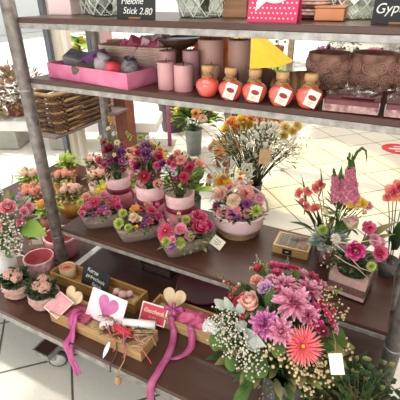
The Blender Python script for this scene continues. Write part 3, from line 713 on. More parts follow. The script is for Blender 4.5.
for (px, py, y, kind, m, r, n) in ((355,250,1.10,'open_rose',P_MAG,.030,(.25,-1,.45)), (379,253,1.16,'carnation',P_RASP,.03,(.5,-.6,.5)), (368,228,1.2,'carnation',P_RASP,.026,(.3,-.6,.6)), (374,240,1.18,'carnation',P_MUM,.024,(.5,-.6,.6)), (371,266,1.11,'pompon',P_LIME,.018,(.4,-.8,.3)), (381,243,1.22,'daisy',P_MUM,.02,None or (.6,-.4,.5))):
    flower(kind, m, g1, aty(px,py,y), n, r)
stems(g1, c+Vector((0,0,.1)), [aty(379,253,1.16), aty(368,228,1.2), aty(355,250,1.11), aty(374,240,1.18)])
b = MB(); inv = g1.matrix_basis.inverted()
for q in (((333,242),(345,252),(360,268),(372,272)), ((330,240),(350,244),(372,240),(388,243)), ((335,255),(345,262),(357,268),(368,278))):
    b.tube([inv @ aty(x, yy, 1.085+.01*i) for i, (x, yy) in enumerate(q)], .0013, WICKP, 4)
b.build('decorative_wire', g1)
spray(g1, c+Vector((-.04,-.02,.1)), [aty(330,250,1.13), aty(329,262,1.12), aty(336,243,1.14)], B_CREAM, 9, .003, .02, 'heather_sprig')
big_leaves(g1, [(aty(360,250,1.2), aty(398,222,1.24), .02), (aty(362,248,1.21), aty(396,234,1.27), .012)], G_OLIVE)

# round glass behind it: snapdragons, blush rose, yellow blossoms
c = on(326, 262, ZM); g2 = thing('glass_vase_arrangement', 'round glass vase with tall pink snapdragons and a blush rose', 'flower arrangement', c, 0)
b = MB(); b.lathe([(.0,.002), (.038,.002), (.041,.012), (.041,.1), (.0385,.1), (.0385,.012), (0,.006)], GLASS, 24); b.build('glass', g2)
b = MB(); b.lathe([(.037,.0135), (.0375,.05), (.0375,.078), (0,.08)], ROSEC, 20); b.build('sand_layer', g2)
foliage(g2, c+Vector((0,-.01,.105)), .05, 46, [G_SILV, G_SILV, G_EUC], .04, .014, squash=.7, low=-.4, name='silver_leaves', prof='round')
Yc = c.y; ends = []
for (px0, py0, px1, py1, m) in ((338,202,334,171,P_SNAP), (350,203,350,162,P_SNAP), (344,200,343,176,P_SNAP)):
    a = aty(px0,py0,Yc+.03); e = aty(px1,py1,Yc+.05); L = (e-a).length*1.05
    flower('snapdragon', m, g2, a, e-a, L, STEM); ends.append(a)
for (px, py, y, kind, m, r, n) in ((351,228,Yc-.01,'cup_rose',P_CRPINK,.036,(.0,-.3,.95)), (352,200,Yc+.04,'carnation',P_YEL,.036,(.2,-.7,.6)), (362,203,Yc+.05,'carnation',P_YEL,.022,(.4,-.7,.5)), (323,230,Yc-.02,'pompon',P_LIME,.024,(-.3,-.7,.6)), (363,214,Yc+.03,'bud',P_CREAM,.018,(.4,-.2,.9)), (357,210,Yc+.02,'bud',P_CREAM,.014,(.2,-.2,.9)),
      (368,206,Yc+.06,'daisy',P_MUM,.02,(.4,-.6,.6)), (328,214,Yc,'tulip',P_CREAM,.02,(-.6,-.2,.7)), (336,238,Yc-.05,'daisy',P_WHITE,.02,(-.2,-.9,.4))):
    flower(kind, m, g2, aty(px,py,y), n, r); ends.append(aty(px,py,y)-Vector(n).normalized()*.01)
stems(g2, c+Vector((0,0,.08)), ends)
big_leaves(g2, [(aty(350,200,Yc+.06), aty(352,152,Yc+.1), .01), (aty(338,190,Yc+.06), aty(342,165,Yc+.08), .008)], G_MID, name='grass_blade')
b = MB(); inv = g2.matrix_basis.inverted()
pp = [inv @ aty(x, y, Yc+.07+.004*i) for i, (x, y) in enumerate(((350,176),(352,162),(357,152),(362,148),(366,151),(367,162)))]
b.tube(pp, [.004,.005,.006,.006,.004,.001], STEM, 5); b.build('grass_blade', g2)
foliage(g2, aty(339,214,Yc+.03), .035, 70, [G_MID, G_MID, G_OLIVE], .05, .006, squash=1.7, low=-.9)
b = MB()
for i in range(9):
    q = aty(348+rnd(-3,3), 170-i*2, Yc+.06); b.ball(inv @ q, .005, STEM, 1, (1,1,1.6))
b.build('green_buds', g2)

# orchid and right-hand orchid
def orchid(c, label, specs, lv, rpot=.036, H=.06, zb=ZM):
    t = thing('potted_orchid', label, 'potted plant', c, 0)
    b = MB(); b.lathe([(rpot*.75,0), (rpot,H), (rpot*.92,H), (rpot*.85,H*.8), (0,H*.8)], DPOT, 20); b.build('pot', t)
    ends = []
    for (px, py, y, r, n) in specs:
        p = aty(px,py,y); flower('orchid', P_ORCH, t, p, n, r, P_MAG); ends.append(p+Vector((0,.008,0)))
    stems(t, Vector(c)+Vector((0,0,H*.8)), ends, .0018, STEMB)
    big_leaves(t, lv, G_DARK); return t
yo = 1.415
orchid((-.19,yo,ZM), 'small orange pink orchid with dark leaves behind the confectionery box', [(300,193,yo,.026,(-.3,-1,.3)), (308,191,yo-.02,.024,(.2,-1,.3)), (316,188,yo,.024,(.3,-1,.4)), (321,184,yo+.02,.024,(.1,-1,.5)), (307,206,yo-.02,.022,(-.2,-1,.2)), (315,208,yo-.03,.026,(.2,-1,.3)), (303,201,yo,.02,(-.5,-1,.1))],
    [(aty(316,232,yo), aty(293,198,yo-.01), .017), (aty(318,232,yo-.01), aty(303,210,yo-.03), .013), (aty(315,232,yo), aty(289,222,yo-.02), .013), (aty(318,230,yo), aty(317,212,yo-.02), .012)])
big_leaves(bpy.data.objects['potted_orchid'], [(aty(304,215,yo), aty(301,174,yo+.03), .006), (aty(318,200,yo+.02), aty(320,166,yo+.03), .005)], G_MID, name='grass_blade')
yo = 1.33
orchid((.052,yo,ZM), 'orange orchid with spindly dark stems at the right end of the middle shelf', [(393,192,yo,.034,(0,-1,.4)), (398,187,yo+.02,.03,(.3,-1,.5)), (388,197,yo-.01,.022,(-.6,-1,.1)), (404,195,yo,.03,(.4,-1,.2))],
    [(aty(392,250,yo), aty(376,221,yo-.03), .016), (aty(395,250,yo), aty(402,220,yo-.05), .02), (aty(393,250,yo), aty(385,228,yo-.06), .014)])
# ================================================================== UPPER DISPLAY SHELF
def crumple(L, W, H, m, n=10, amp=.006, c=(0,0,0), dome=.0):
    """crinkled sheet / mound of tissue as one thick-looking surface"""
    b = MB(); vs = []; fs = []
    for i in range(n+1):
        for k in range(n+1):
            x = -L/2+L*i/n; y = -W/2+W*k/n; e = min(i, n-i, k, n-k)/(n/2)
            vs.append((c[0]+x+rnd(-amp,amp), c[1]+y+rnd(-amp,amp), c[2]+H*min(1, e*1.6)+rnd(-amp,amp)*min(1,e*4)))
    for i in range(n):
        for k in range(n): q = i*(n+1)+k; fs.append((q, q+n+1, q+n+2, q+1))
    b.add(vs, fs, m, None, False); return b
# pink tray
pa, pb_ = on(49,77,ZS), on(128,90.5,ZS); ax = (pb_-pa).normalized(); ang = math.atan2(ax.y, ax.x); W = .14; L = (pb_-pa).length
c = (pa+pb_)/2+Vector((-sin(ang), cos(ang), 0))*W/2
tr = thing('gift_tray', 'long pink tissue wrapped tray of small gifts at the left of the candle shelf', 'tray', c, ang)
b = MB(); b.box((0,0,.004), (L,W,.006), TISSUE)
for s in (-1,1):
    b.box((0,s*(W/2-.003),.026), (L,.006,.05), TISSUE, .002); b.box((s*(L/2-.003),0,.026), (.006,W-.012,.05), TISSUE, .002)
b.build('tray_box', tr)
b = crumple(L-.014, W-.014, .012, TISSUE2, 12, .004, (0,0,.009)); b.build('tissue_lining', tr)
Q = Matrix.Rotation(ang, 3, 'Z')
def inwrap(x, y, z): return c+Q @ Vector((x,y,z))
def on_tray(nm, label, cat, build, x, y, z, rot):
    b = MB(); build(b); o = b.build(nm, None, inwrap(x,y,z), (rot[0], rot[1], ang+rot[2])); tag(o, label, cat); return o
def b1(b): b.box((0,0,0), (.075,.06,.05), DGREY, .002); b.box((0,0,.0258), (.06,.045,.001), SILV)
on_tray('gift_carton', 'grey gift carton tilted at the left end of the pink tray', 'box', b1, -.118, 0, .055, (.4,.2,.3))
def b2(b): b.box((0,0,0), (.085,.06,.05), PURPLE, .002); b.box((.01,-.0305,0), (.05,.001,.03), SILV)
on_tray('gift_carton', 'purple gift carton beside the grey one in the pink tray', 'box', b2, -.03, .014, .062, (.35,-.2,-.2))
def b3(b): b.lathe([(0,-.03),(.02,-.028),(.03,-.01),(.03,.015),(.012,.03),(.01,.036),(.02,.046),(0,.046)], mat('grey linen pouch', (176,164,166), (150,138,142), rough=.85, scale=40, bump=.4), 16, wob=.12, sx=1.2)
on_tray('gift_pouch', 'grey linen gift pouch leaning in the middle of the pink tray', 'pouch', b3, .045, -.02, .052, (.3,.5,0))
def b4(b): b.lathe([(0,-.03),(.018,-.026),(.026,-.005),(.02,.02),(.008,.034),(0,.034)], BERRY, 16, wob=.06)
on_tray('strawberry_soap', 'strawberry red soap near the front right of the pink tray', 'soap', b4, .105, -.03, .05, (1.2,.4,0))
def b5(b):
    for i in range(60):
        a = rnd(0,2*pi); z = rnd(-.025,.04); r = .032*math.sqrt(max(.05,1-(z/.045)**2))
        b.leaf((0,0,z*.5), (r*cos(a)*1.2, r*sin(a), z), .009, SILV, .4, .1)
    b.lathe([(0,-.03),(.028,-.02),(.032,0),(.02,.025),(0,.03)], DGREY, 14, wob=.2)
    b.tube([(0,0,.02),(.01,0,.05),(.025,.005,.07)], .003, DGREY, 5)
on_tray('foil_bundle', 'dark silver foil bundle standing at the right end of the pink tray', 'gift', b5, .15, .0, .052, (0,.15,0))
def b6(b): b.box((0,0,0), (.07,.05,.03), mat('olive wrapped bar', (96,92,72), (70,66,52), rough=.5, scale=30, bump=.3), .006)
on_tray('soap_bar', 'olive wrapped soap bar lying in front of the purple carton', 'soap', b6, -.03, -.045, .038, (.2,.1,.2))
# pale wicker basket behind the tray
c = Vector((-.93, 1.31, ZS)); hb = thing('wicker_basket', 'pale wicker basket stuffed with pink tissue behind the pink tray', 'basket', c, .05)
b = MB(); L, W, H = .28, .17, .1; NP = 64
for i in range(16):
    z = .004+H*i/16; k0 = 1+.1*i/16
    pts = []
    for k in range(NP+1):
        a = 2*pi*k/NP; e = .35; x = abs(cos(a))**e*(1 if cos(a) > 0 else -1); y = abs(sin(a))**e*(1 if sin(a) > 0 else -1)
        o = 1+.018*(1 if (k//2+i) % 2 else -1); pts.append((x*L/2*k0*o, y*W/2*k0*o, z))
    b.tube(pts, .0042, WICKP, 4, False)
b.box((0,0,.004), (L*.96,W*.94,.006), WICKP); b.build('wicker_body', hb)
b = crumple(.25, .14, .05, TISSUE2, 9, .018, (0,0,.075)); b.build('tissue', hb)
b = crumple(.10, .1, .045, mat('white printed tissue', (240,214,212), (230,180,186), rough=.6, scale=30, bump=.5), 7, .012, (.07,0,.1)); b.build('tissue', hb)

# candles
def candle(nm, x, y, r, h, m, label, z=ZS, grp=None):
    t = thing(nm, label, 'candle', (x,y,z), rnd(0,3), grp)
    b = MB(); b.lathe([(r*.97,0), (r,.003), (r,h-.004), (r*.96,h), (r*.8,h-.002), (r*.3,h-.005), (0,h-.006)], m, 28); b.build('wax', t)
    b = MB(); b.tube([(0,0,h-.006), (.001,0,h+.006), (.003,.001,h+.011)], .0013, INK, 5); b.build('wick', t); return t
candle('pillar_candle', -.692, 1.088, .0275, .083, WAXM, 'mauve pillar candle, front left one right of the pink tray')
candle('pillar_candle', -.630, 1.088, .0295, .079, WAXM, 'mauve pillar candle, front one nearest the coral bottles')
candle('pillar_candle', -.735, 1.170, .0275, .104, WAXM, 'mauve pillar candle standing behind the front left candle')
candle('pillar_candle', -.652, 1.175, .026, .108, WAXM, 'mauve pillar candle standing behind the front right candle')
candle('block_candle', -.62, 1.255, .042, .135, WAXB, 'tall taupe block candle left of the steel upright')
candle('block_candle', -.525, 1.27, .036, .135, WAXB, 'tall taupe block candle right of the steel upright')
candle('block_candle', -.575, 1.165, .029, .068, WAXB, 'short taupe candle between the mauve candles and the first bottle')
t = thing('footed_bowl', 'dark footed bowl with a pale rim behind the mauve candles', 'bowl', (-.775,1.31,ZS))
b = MB(); b.lathe([(.045,0), (.045,.006), (.014,.015), (.012,.085), (.05,.1), (.078,.125), (.075,.127), (.045,.107), (0,.1)], COCO, 28); b.build('bowl', t)
b = MB(); b.lathe([(.0785,.1255), (.08,.129), (.074,.1295), (.073,.127)], SILV, 28); b.build('rim', t)
b = crumple(.15, .1, .06, ORTIS, 8, .014, (0,0,.0)); o = b.build('orange_tissue_bundle', None, (-.68,1.40,ZS+.004)); 
b2_ = MB(); b2_.box((0,0,.045), (.14,.075,.09), ORTIS, .006); o2 = b2_.build('gift_bag', o); o.location.z = ZS+.094; o2.location.z = -.094
tag(o, 'crumpled orange tissue gift behind the tall taupe candle', 'gift')
# coral bottles
def bottle(px, py, label, tagged, trot=0):
    p = on(px, py, ZS); c = Vector((p.x, p.y+.03, ZS)); t = thing('cork_bottle', label, 'bottle', c, rnd(0,3), 'coral bottles along the shelf edge')
    b = MB(); b.lathe([(0,.001), (.021,.001), (.023,.004), (.026,.007), (.0335,.024), (.034,.034), (.030,.044), (.018,.051), (.0135,.054), (.0135,.0545), (0,.0545)], CORAL, 28); b.build('liquid', t)
    b = MB(); b.lathe([(.0235,0), (.0265,.0035), (.0345,.023), (.0352,.0345), (.031,.0455), (.019,.0525), (.0145,.056), (.0145,.062), (.0175,.064), (.0175,.067), (.0145,.067)], GLASS, 28, cap=False); b.build('glass', t)
    b = MB(); b.lathe([(.0125,.056), (.0135,.070), (.017,.071), (.0175,.084), (.0165,.086), (0,.086)], CORK, 16); b.build('cork', t)
    b = MB()
    for z, r in ((.056,.0165), (.059,.0162)): b.tube([(r*cos(2*pi*k/16), r*sin(2*pi*k/16), z+.001*sin(k)) for k in range(17)], .0012, TWINE, 4)
    if tagged: 
        d = t.matrix_basis.to_3x3().inverted() @ Vector((.35,-1,0)).normalized()
        b.tube([d*.0165+Vector((0,0,.058)), d*.03+Vector((0,0,.056)), d*.0385+Vector((0,0,.045))], .0009, TWINE, 4)
        sd = t.matrix_basis.to_3x3().inverted() @ Vector((-1,-.3,.2)).normalized()
        for s in (1,-1): b.tube([d*.0165+Vector((0,0,.058)), d*.018+sd*.012*s+Vector((0,0,.064)), d*.02+sd*.02*s+Vector((0,0,.054))], .0009, TWINE, 4)
    b.build('twine', t)
    if tagged:
        g = MB(); g.box((0,0,0), (.031,.041,.0012), PAPER, .0004)
        o = g.build('hang_tag', t)
        W_ = Matrix.Translation(c+Vector((.017,-.042,.033))) @ Matrix.Rotation(radians(16),4,'Z') @ Matrix.Rotation(radians(66),4,'X') @ Matrix.Rotation(radians(trot),4,'Z')
        o.matrix_local = t.matrix_basis.inverted() @ W_
        s = MB(); s.lathe([(0,.0012), (.009,.0012), (.009,.0006)], STAMP, 20, (0,.002,0), 1.25, .72, False); 
        for k in range(3): s.box((0,-.009-.003*k,.0008), (.02-.004*k,.0008,.0004), INK)
        s.build('stamp', o)
    return t
bottle(203, 98, 'coral corked bottle without a tag, first from the candles', False)
bottle(226, 101.5, 'tagged coral corked bottle, second from the candles', True, -17)
bottle(250, 104, 'tagged coral corked bottle, middle of the five', True, -13)
bottle(277, 107.5, 'tagged coral corked bottle, fourth from the candles', True, -20)
bottle(305, 110, 'tagged coral corked bottle next to the dark red soap', True, -22)
# coconut bowls and bark slice behind the bottles
for (x, y, a, lab) in ((-.41,1.2,.5,'brown coconut shell tipped behind the third bottle'), (-.50,1.16,-.4,'brown coconut shell between the second and third bottles')):
    b = MB(); b.lathe([(0,0), (.02,.002), (.036,.018), (.04,.036), (.037,.037), (.032,.02), (.016,.006), (0,.005)], COCO, 22)
    o = b.build('coconut_shell', None, (x,y,ZS+.012), (.5,a,0)); tag(o, lab, 'bowl')
b = MB(); b.lathe([(0,0), (.062,0), (.064,.01), (.062,.02), (0,.02)], BARK, 24, sx=1.1, sy=.75, wob=.06)
o = b.build('bark_slice', None, (-.305,1.17,ZS+.024), (.55,-.1,.3)); tag(o, 'tan bark slice leaning behind the fourth bottle', 'wood slice')
# carved pots
def carved(px, py, r, h, label):
    p = on(px, py, ZS); c = Vector((p.x, p.y+r*.9, ZS)); t = thing('carved_pot', label, 'pot', c, rnd(0,1), 'carved brown pots in a row')
    b = MB(); b.lathe([(r*.86,0), (r*.9,.004), (r*.97,h*.35), (r,h*.7), (r*.97,h-.003), (r*.94,h), (r*.86,h-.002), (r*.84,h*.5), (0,h*.45)], CARVED, 40); b.build('pot', t)
    b = MB()
    for i in range(12):                       # raised flower rings round the wall
        for row, zz in ((0,.3), (1,.66)):
            a = 2*pi*(i+.5*row)/12; rr = r*(.965+.035*(zz-.3)/.36); cc = Vector((cos(a)*rr, sin(a)*rr, h*zz)); u = Vector((-sin(a),cos(a),0)); z = Vector((0,0,1)); s = h*.15
            b.tube([cc+u*s*cos(k*pi/5)+z*s*sin(k*pi/5) for k in range(11)], .0022, CARVEDR, 4, False)
            for k in range(5): b.ball(cc+u*s*.5*cos(k*1.257)+z*s*.5*sin(k*1.257), .0042, CARVEDR, 1)
            b.ball(cc, .004, CARVEDR, 1)
    b.build('carved_relief', t)
carved(321.5, 90, .066, .104, 'carved brown pot behind the last coral bottle, left one of the row')
carved(366.5, 92, .070, .106, 'carved brown pot in the middle of the row behind the soaps')
carved(412, 95, .068, .106, 'carved brown pot cut by the right edge of the picture')
# wrapped soaps
def soap(x0, x1, y, h, d, label, rz):
    t = thing('wrapped_soap', label, 'soap', ((x0+x1)/2, y+d/2, ZS), rz)
    L = x1-x0; b = MB(); b.box((0,0,h/2), (L,d,h), SOAPW, .006); b.box((L*.1,0,h+.004), (L*.6,d*.7,.008), SOAPW, .003); b.build('bar', t)
    b = MB(); b.box((0,-d/2-.0008,h*.36), (L*.98,.0016,h*.5), SOAPL)
    for s in (-1,1): b.tube([(s*L*.49,-d/2,.005+.004*k) for k in range(8)], .002, SILV, 4)
    b.build('label_band', t)
    b = MB(); n = 14
    vs = [(-L/2+L*i/n+rnd(-.002,.002), -d/2-.003+(d+.006)*k/6, h+.011+rnd(-.003,.003)) for i in range(n+1) for k in range(7)]
    fs = [(i*7+k, (i+1)*7+k, (i+1)*7+k+1, i*7+k+1) for i in range(n) for k in range(6)]; b.add(vs, fs, PLAST, None, False); b.build('clear_wrap', t)
soap(-.197, -.064, 1.036, .034, .12, 'dark red soap in clear wrap next to the last bottle', .06)
soap(-.052, .075, 1.04, .034, .13, 'dark red soap in clear wrap at the right end of the shelf', .05)

# ================================================================== TOP SHELF
def cutvase(x, y, r, h, label, plant=None, sq=1):
    t = thing('cut_glass_vase', label, 'vase', (x,y,ZT), rnd(0,1))
    n = 12; b = MB(); vs = []; fs = []; rows = 7
    for i in range(rows):
        z = .004+h*i/(rows-1); rr = r*(.86+.14*min(1, i/2))
        for k in range(n): a = 2*pi*(k+.5*(i % 2))/n; vs.append((rr*cos(a), rr*sin(a), z))
    for i in range(rows-1):
        for k in range(n):
            o = i % 2; A, B = i*n+k, i*n+(k+1) % n; C_, D_ = (i+1)*n+k, (i+1)*n+(k+1) % n
            if o == 0: fs += [(A, B, C_), (B, D_, C_)]
            else: fs += [(A, B, D_), (A, D_, C_)]
    b.add(vs, fs, CUTG, None, False); b.lathe([(0,0), (r*.84,0), (r*.86,.006), (0,.01)], CUTG, 24)
    b.build('glass_body', t)
    f = MB()
    for i in range(rows-1):
        for k in range(n):
            A = Vector(vs[i*n+k]); o = i % 2
            for q in ((i+1)*n+k, (i+1)*n+((k+1) % n if o else (k-1) % n)): f.tube([A*1.005, Vector(vs[q])*1.005], .0016, CUTW, 3, False)
    f.build('cut_facets', t)
    if plant:
        e = []
        for i in range(9): a = i*2.4; e.append(Vector((x+cos(a)*r*.7, y+sin(a)*r*.7, ZT+h+rnd(.02,.12))))
        stems(t, (x,y,ZT+.015), e, .003, STEM); foliage(t, (x,y,ZT+h*.75), r*.85, 40, plant, .07, .014, squash=1, low=-.7)
    return t
CUTG = glass_mat('cut glass', (232,236,226), .2, .08); CUTW = mat('frosted cut line', (232,236,230), rough=.25, scale=9, spec=.8)
cutvase(-.622, 1.215, .088, .17, 'large cut glass vase with green stems between the chalkboard and the wooden block', [G_LIME, G_OLIVE])
cutvase(-.98, 1.2, .075, .12, 'cut glass bowl of pale greenery left of the chalkboard', [G_MID, G_LIME])
cutvase(-1.1, 1.27, .06, .13, 'smaller cut glass vase at the left of the top shelf', [G_SILV, G_LIME])
cutvase(-.185, 1.25, .062, .1, 'cut glass bowl behind the copper box on the top shelf')
b = MB(); b.box((0,0,.07), (.1,.06,.14), mat('pale pink paper bag', (240,216,214), (232,204,202), rough=.8, scale=8), .003)
o = MB(); b.tube([(-.02,-.031,.14), (-.02,-.031,.17), (.02,-.031,.17), (.02,-.031,.14)], .0018, TWINE, 5)
o = b.build('paper_bag', None, (-1.188,1.2,ZT), (0,0,.1)); tag(o, 'pale pink paper bag at the left end of the top shelf', 'bag')
def board_sign(loc, w, h, tilt, rz, label, lines, bold=0):
    t = thing('chalkboard_sign', label, 'sign', loc, rz); Q = Matrix.Rotation(tilt, 4, 'X')
    b = MB(); b.box((0,0,h/2), (w,.004,h), CHALK, .0008); o = b.build('board', t); o.matrix_local = Q
    b = MB(); b.box((0,-.004,.003), (w*.3,.012,.005), WOODM, .001); b.box((0,.006,.003), (w*.3,.012,.005), WOODM, .001); b.build('stand', t)
    for (tx, sz, x, z, rot) in lines:
        lettering('lettering', tx, sz, CHALKW, t, Q @ Matrix.Translation((x,-.0026,z)) @ Matrix.Rotation(pi/2,4,'X') @ Matrix.Rotation(rot,4,'Z'), .25, bold=bold)
    return t
p = on(136,19,ZT); board_sign((p.x,p.y,ZT), .135, .1, -.12, .04, 'chalkboard price sign reading Stick on the top shelf', [('Melone', .026, -.012, .048, 0), ('Stick 2.80', .026, .006, .021, -.03)])
p = on(391,21,ZT); board_sign((-.064,1.09,ZT), .11, .1, -.15, .02, 'chalkboard price sign reading Gypso at the right end of the top shelf', [('Gypso -', .030, -.003, .034, .05)])
b = MB(); b.box((0,0,.036), (.075,.07,.072), WOODM, .003); o = b.build('wooden_block', None, on(234,18,ZT)+Vector((0,.03,0)), (0,0,.08)); tag(o, 'plain wooden block between the cut glass vase and the spotted card', 'block')
p = on(271,22.5,ZT); t = thing('greeting_card', 'raspberry card with white dots and a mint speech bubble', 'card', (p.x,p.y,ZT), -.02)
Q = Matrix.Rotation(-.16, 4, 'X'); w_, h_ = .132, .13
b = MB(); b.box((0,0,h_/2), (w_,.002,h_), DOTCARD); b.box((0,.022,h_/2-.004), (w_,.0015,h_), DOTCARD, 0, Matrix.Rotation(.32,3,'X')); o = b.build('card', t); o.matrix_local = Q
b = MB()
for i in range(11):
    for k in range(11):
        x = -w_/2+w_*(i+.5+.5*(k % 2))/11.5; z = .006+h_*(k+.3)/11
        if z > .04 and ((x/.052)**2+((z-.085)/.045)**2 < 1): continue
        b.lathe([(.0022,0), (.0022,.0005), (0,.0005)], WPAPER, 8, (x,-.0012,z), axis=Matrix.Rotation(pi/2,3,'X'))
o = b.build('dots', t); o.matrix_local = Q
b = MB(); Rq = Matrix.Rotation(pi/2,3,'X'); b.lathe([(.05,0), (.05,.0008), (0,.0008)], MINT, 32, (0.004,-.0013,.086), 1, .84, False, axis=Rq)
b.add([(-.04,-.0019,.065), (-.046,-.0019,.024), (-.014,-.0019,.052)], [(0,1,2)], MINT); o = b.build('speech_bubble', t); o.matrix_local = Q
for (tx, z) in (('Alles', .095), ('Liebe', .067)): lettering('lettering', tx, .03, mat('teal print', (60,120,110), rough=.7), t, Q @ Matrix.Translation((.004,-.0028,z)) @ Matrix.Rotation(pi/2,4,'X') @ Matrix.Rotation(.1,4,'Z'), .1, bold=.0006)
b = MB()
for i in range(12):
    z = .006+.0085*i; k0 = .04+.006*sin(i*.3)
    b.tube([(k0*(1+.04*(1 if (k+i) % 2 else -1))*cos(2*pi*k/28), k0*(1+.04*(1 if (k+i) % 2 else -1))*sin(2*pi*k/28), z) for k in range(29)], .0045, WICKP if i % 3 else WICKD, 4, False)
b.lathe([(.036,0), (.036,.1), (.03,.1), (.03,.004), (0,.004)], WICKD, 20); o = b.build('wicker_pot', None, on(307,20,ZT)+Vector((0,.045,0))); tag(o, 'striped wicker pot behind the spotted card', 'pot')
b = MB(); b.box((0,0,.016), (.075,.06,.03), COPPER, .002); b.box((0,0,.033), (.079,.064,.006), COPPER, .002); o = b.build('copper_box', None, on(326,22,ZT)+Vector((0,.05,0)), (0,0,.05)); tag(o, 'small copper coloured box in front of the glass bowl', 'box')
b = MB(); b.lathe([(.032,0),(.042,.08),(.038,.08),(0,.07)], DPOT, 18); t = thing('potted_orchid', 'purple orchid with dark leaves behind the glass bowl on the top shelf', 'potted plant', (-.285,1.38,ZT)); b.build('pot', t)
for (dx, dz) in ((.0,.03), (.02,.06), (-.02,.1)): flower('orchid', P_PLUM, t, Vector((-.275+dx,1.31,ZT+dz)), (.1,-1,.2), .022, P_MAG)
stems(t, (-.285,1.38,ZT+.07), [Vector((-.275,1.32,ZT+.11))]); foliage(t, (-.285,1.37,ZT+.09), .05, 14, G_DARK, .08, .014)

# ================================================================== DISPLAY DECK
def crate(x0, x1, y0, y1, h, m, label):
    t = thing('wooden_crate', label, 'crate', ((x0+x1)/2, (y0+y1)/2, ZD), 0, 'long shallow wooden crates on the display deck'); L = x1-x0; W = y1-y0; k = .009
    b = MB(); b.box((0,0,.004), (L-.02,W-.02,.008), m); b.build('bottom', t)
    for s in (-1,1):
        b = MB(); b.box((0,s*(W/2-k/2),h/2), (L,k,h), m, .0012); b.build('side_board', t)
        b = MB(); b.box((s*(L/2-k/2),0,h/2), (k,W-2*k-.0005,h), m, .0012); b.build('end_board', t)
    return t
def wool(x0, x1, y0, y1, z, n, m, label, zh=.018):
    b = MB()
    for i in range(n):
        x, y = rnd(x0+.012,x1-.012), rnd(y0+.012,y1-.012); a = rnd(0,6); pts = []
        for k in range(6):
            a += rnd(-1,1); x = min(max(x+.009*cos(a), x0+.011), x1-.011); y = min(max(y+.009*sin(a), y0+.011), y1-.011)
            pts.append((x, y, z+rnd(0,zh)))
        b.tube(pts, .0011, m, 3, False)
    b.box(((x0+x1)/2,(y0+y1)/2,z+zh*.25), (x1-x0-.024,y1-y0-.024,zh*.5), m, .002)
    o = b.build('wood_wool'); tag(o, label, 'packing', None, 'stuff')
k_ = 1.15/1.15
CR1 = (-1.071,-.640,.752,.862); CR2 = (-1.256,-.797,.931,1.026); CR3 = (-.742,-.36,.925,1.035); CH = .05
c1 = crate(*CR1, CH, CRATE, 'long pale wooden crate at the deck edge holding the heart card')
c2 = crate(*CR2, CH, CRATED, 'long golden wooden crate behind the front one, holding the candle and chalkboard')
c3 = crate(*CR3, CH, CRATE, 'pale wooden crate half hidden by the big bouquet, holding the wooden heart')
wool(*CR1, ZD+.009, 130, WOOLN, 'natural wood wool filling the front crate', .022)
wool(-1.03,-.9,.755,.86, ZD+.026, 60, WOOL, 'pink wood wool heaped around the ribbon in the front crate', .018)
wool(-.95,-.80,.935,1.022, ZD+.009, 60, WOOLN, 'natural wood wool at the right of the rear crate', .016)
wool(*CR3, ZD+.009, 90, WOOLN, 'natural wood wool in the right crate', .018)
# candle in wood cup
p = on(69,281,ZD+.008); p.x = -1.175; p.y = .98
t = thing('cup_candle', 'peach candle in a turned wooden cup beside the rack post', 'candle', (-1.192,.979,ZD+.0085))
r = .036; b = MB(); b.lathe([(r*.86,0), (r*.95,.02), (r,.062), (r*.93,.063), (r*.9,.05), (0,.05)], HEARTW, 28); b.build('wooden_cup', t)
b = MB(); b.lathe([(r*.88,.0505), (r*.87,.056), (r*.5,.0585), (0,.057)], mat('peach rose wax', (240,160,130), (226,130,104), rough=.5, scale=40, bump=.6), 24); b.tube([(0,0,.056),(0,.001,.066)], .0011, INK, 4)
for k in range(9): b.petal(k*2.4, .004*k/3, .056, .012, .008, 70-5*k, 60-6*k, .5, MATS['peach rose wax'], 3, 1)
b.build('wax', t)
# chalkboard in rear crate
t = board_sign((-1.035,.962,ZD+.0085), .16, .1, -.36, radians(-6), 'small chalkboard sign with white handwriting standing in the golden crate', [('Kerze', .027, -.02, .080, -.06), ('gedrechselt', .024, .0, .052, -.06), ('Stück', .026, .012, .024, -.06)])
b = MB(); 
for (x, y, r) in ((-.915,.975,.016), (-.88,.97,.018), (-.86,.99,.015)):
    b = MB(); b.lathe([(0,0), (r,.004), (r*1.1,r*.8), (r*.6,r*1.5), (0,r*1.6)], FELTP, 14, wob=.15); o = b.build('pink_pebble_soap', None, (x,y,ZD+.026), (.2,.1,x*9)); tag(o, 'pale pink soap piece in the golden crate behind the heart card', 'soap', 'pale pink soap pieces in the golden crate')
# heart card
p0, p1 = on(89,308,ZD+.03), on(127,322,ZD+.03)
t = thing('heart_card', 'white card with a pink watercolour heart propped in the front crate', 'card', (-.862,.812,ZD+.030), radians(-2)); Q = Matrix.Rotation(-.6,4,'X')
b = MB(); b.box((0,0,.058), (.172,.0015,.112), CARDP); o = b.build('card', t); o.matrix_local = Q
def heart(s, m, th, n=40):
    pts = []
    for i in range(n):
        a = 2*pi*i/n; pts.append((16*sin(a)**3/17*s, (13*cos(a)-5*cos(2*a)-2*cos(3*a)-cos(4*a)+2)/17*s))
    b = MB(); vs = [(x,-th/2,y) for x, y in pts]+[(x,th/2,y) for x, y in pts]
    fs = [tuple(range(n)), tuple(range(2*n-1,n-1,-1))]+[(i, n+i, n+(i+1) % n, (i+1) % n) for i in range(n)]
    b.add(vs, fs, m, None, False); return b
o = heart(.052, HEARTP, .0006).build('heart_print', t); o.matrix_local = Q @ Matrix.Translation((.004,-.0013,.06)) @ Matrix.Rotation(.12,4,'Y')
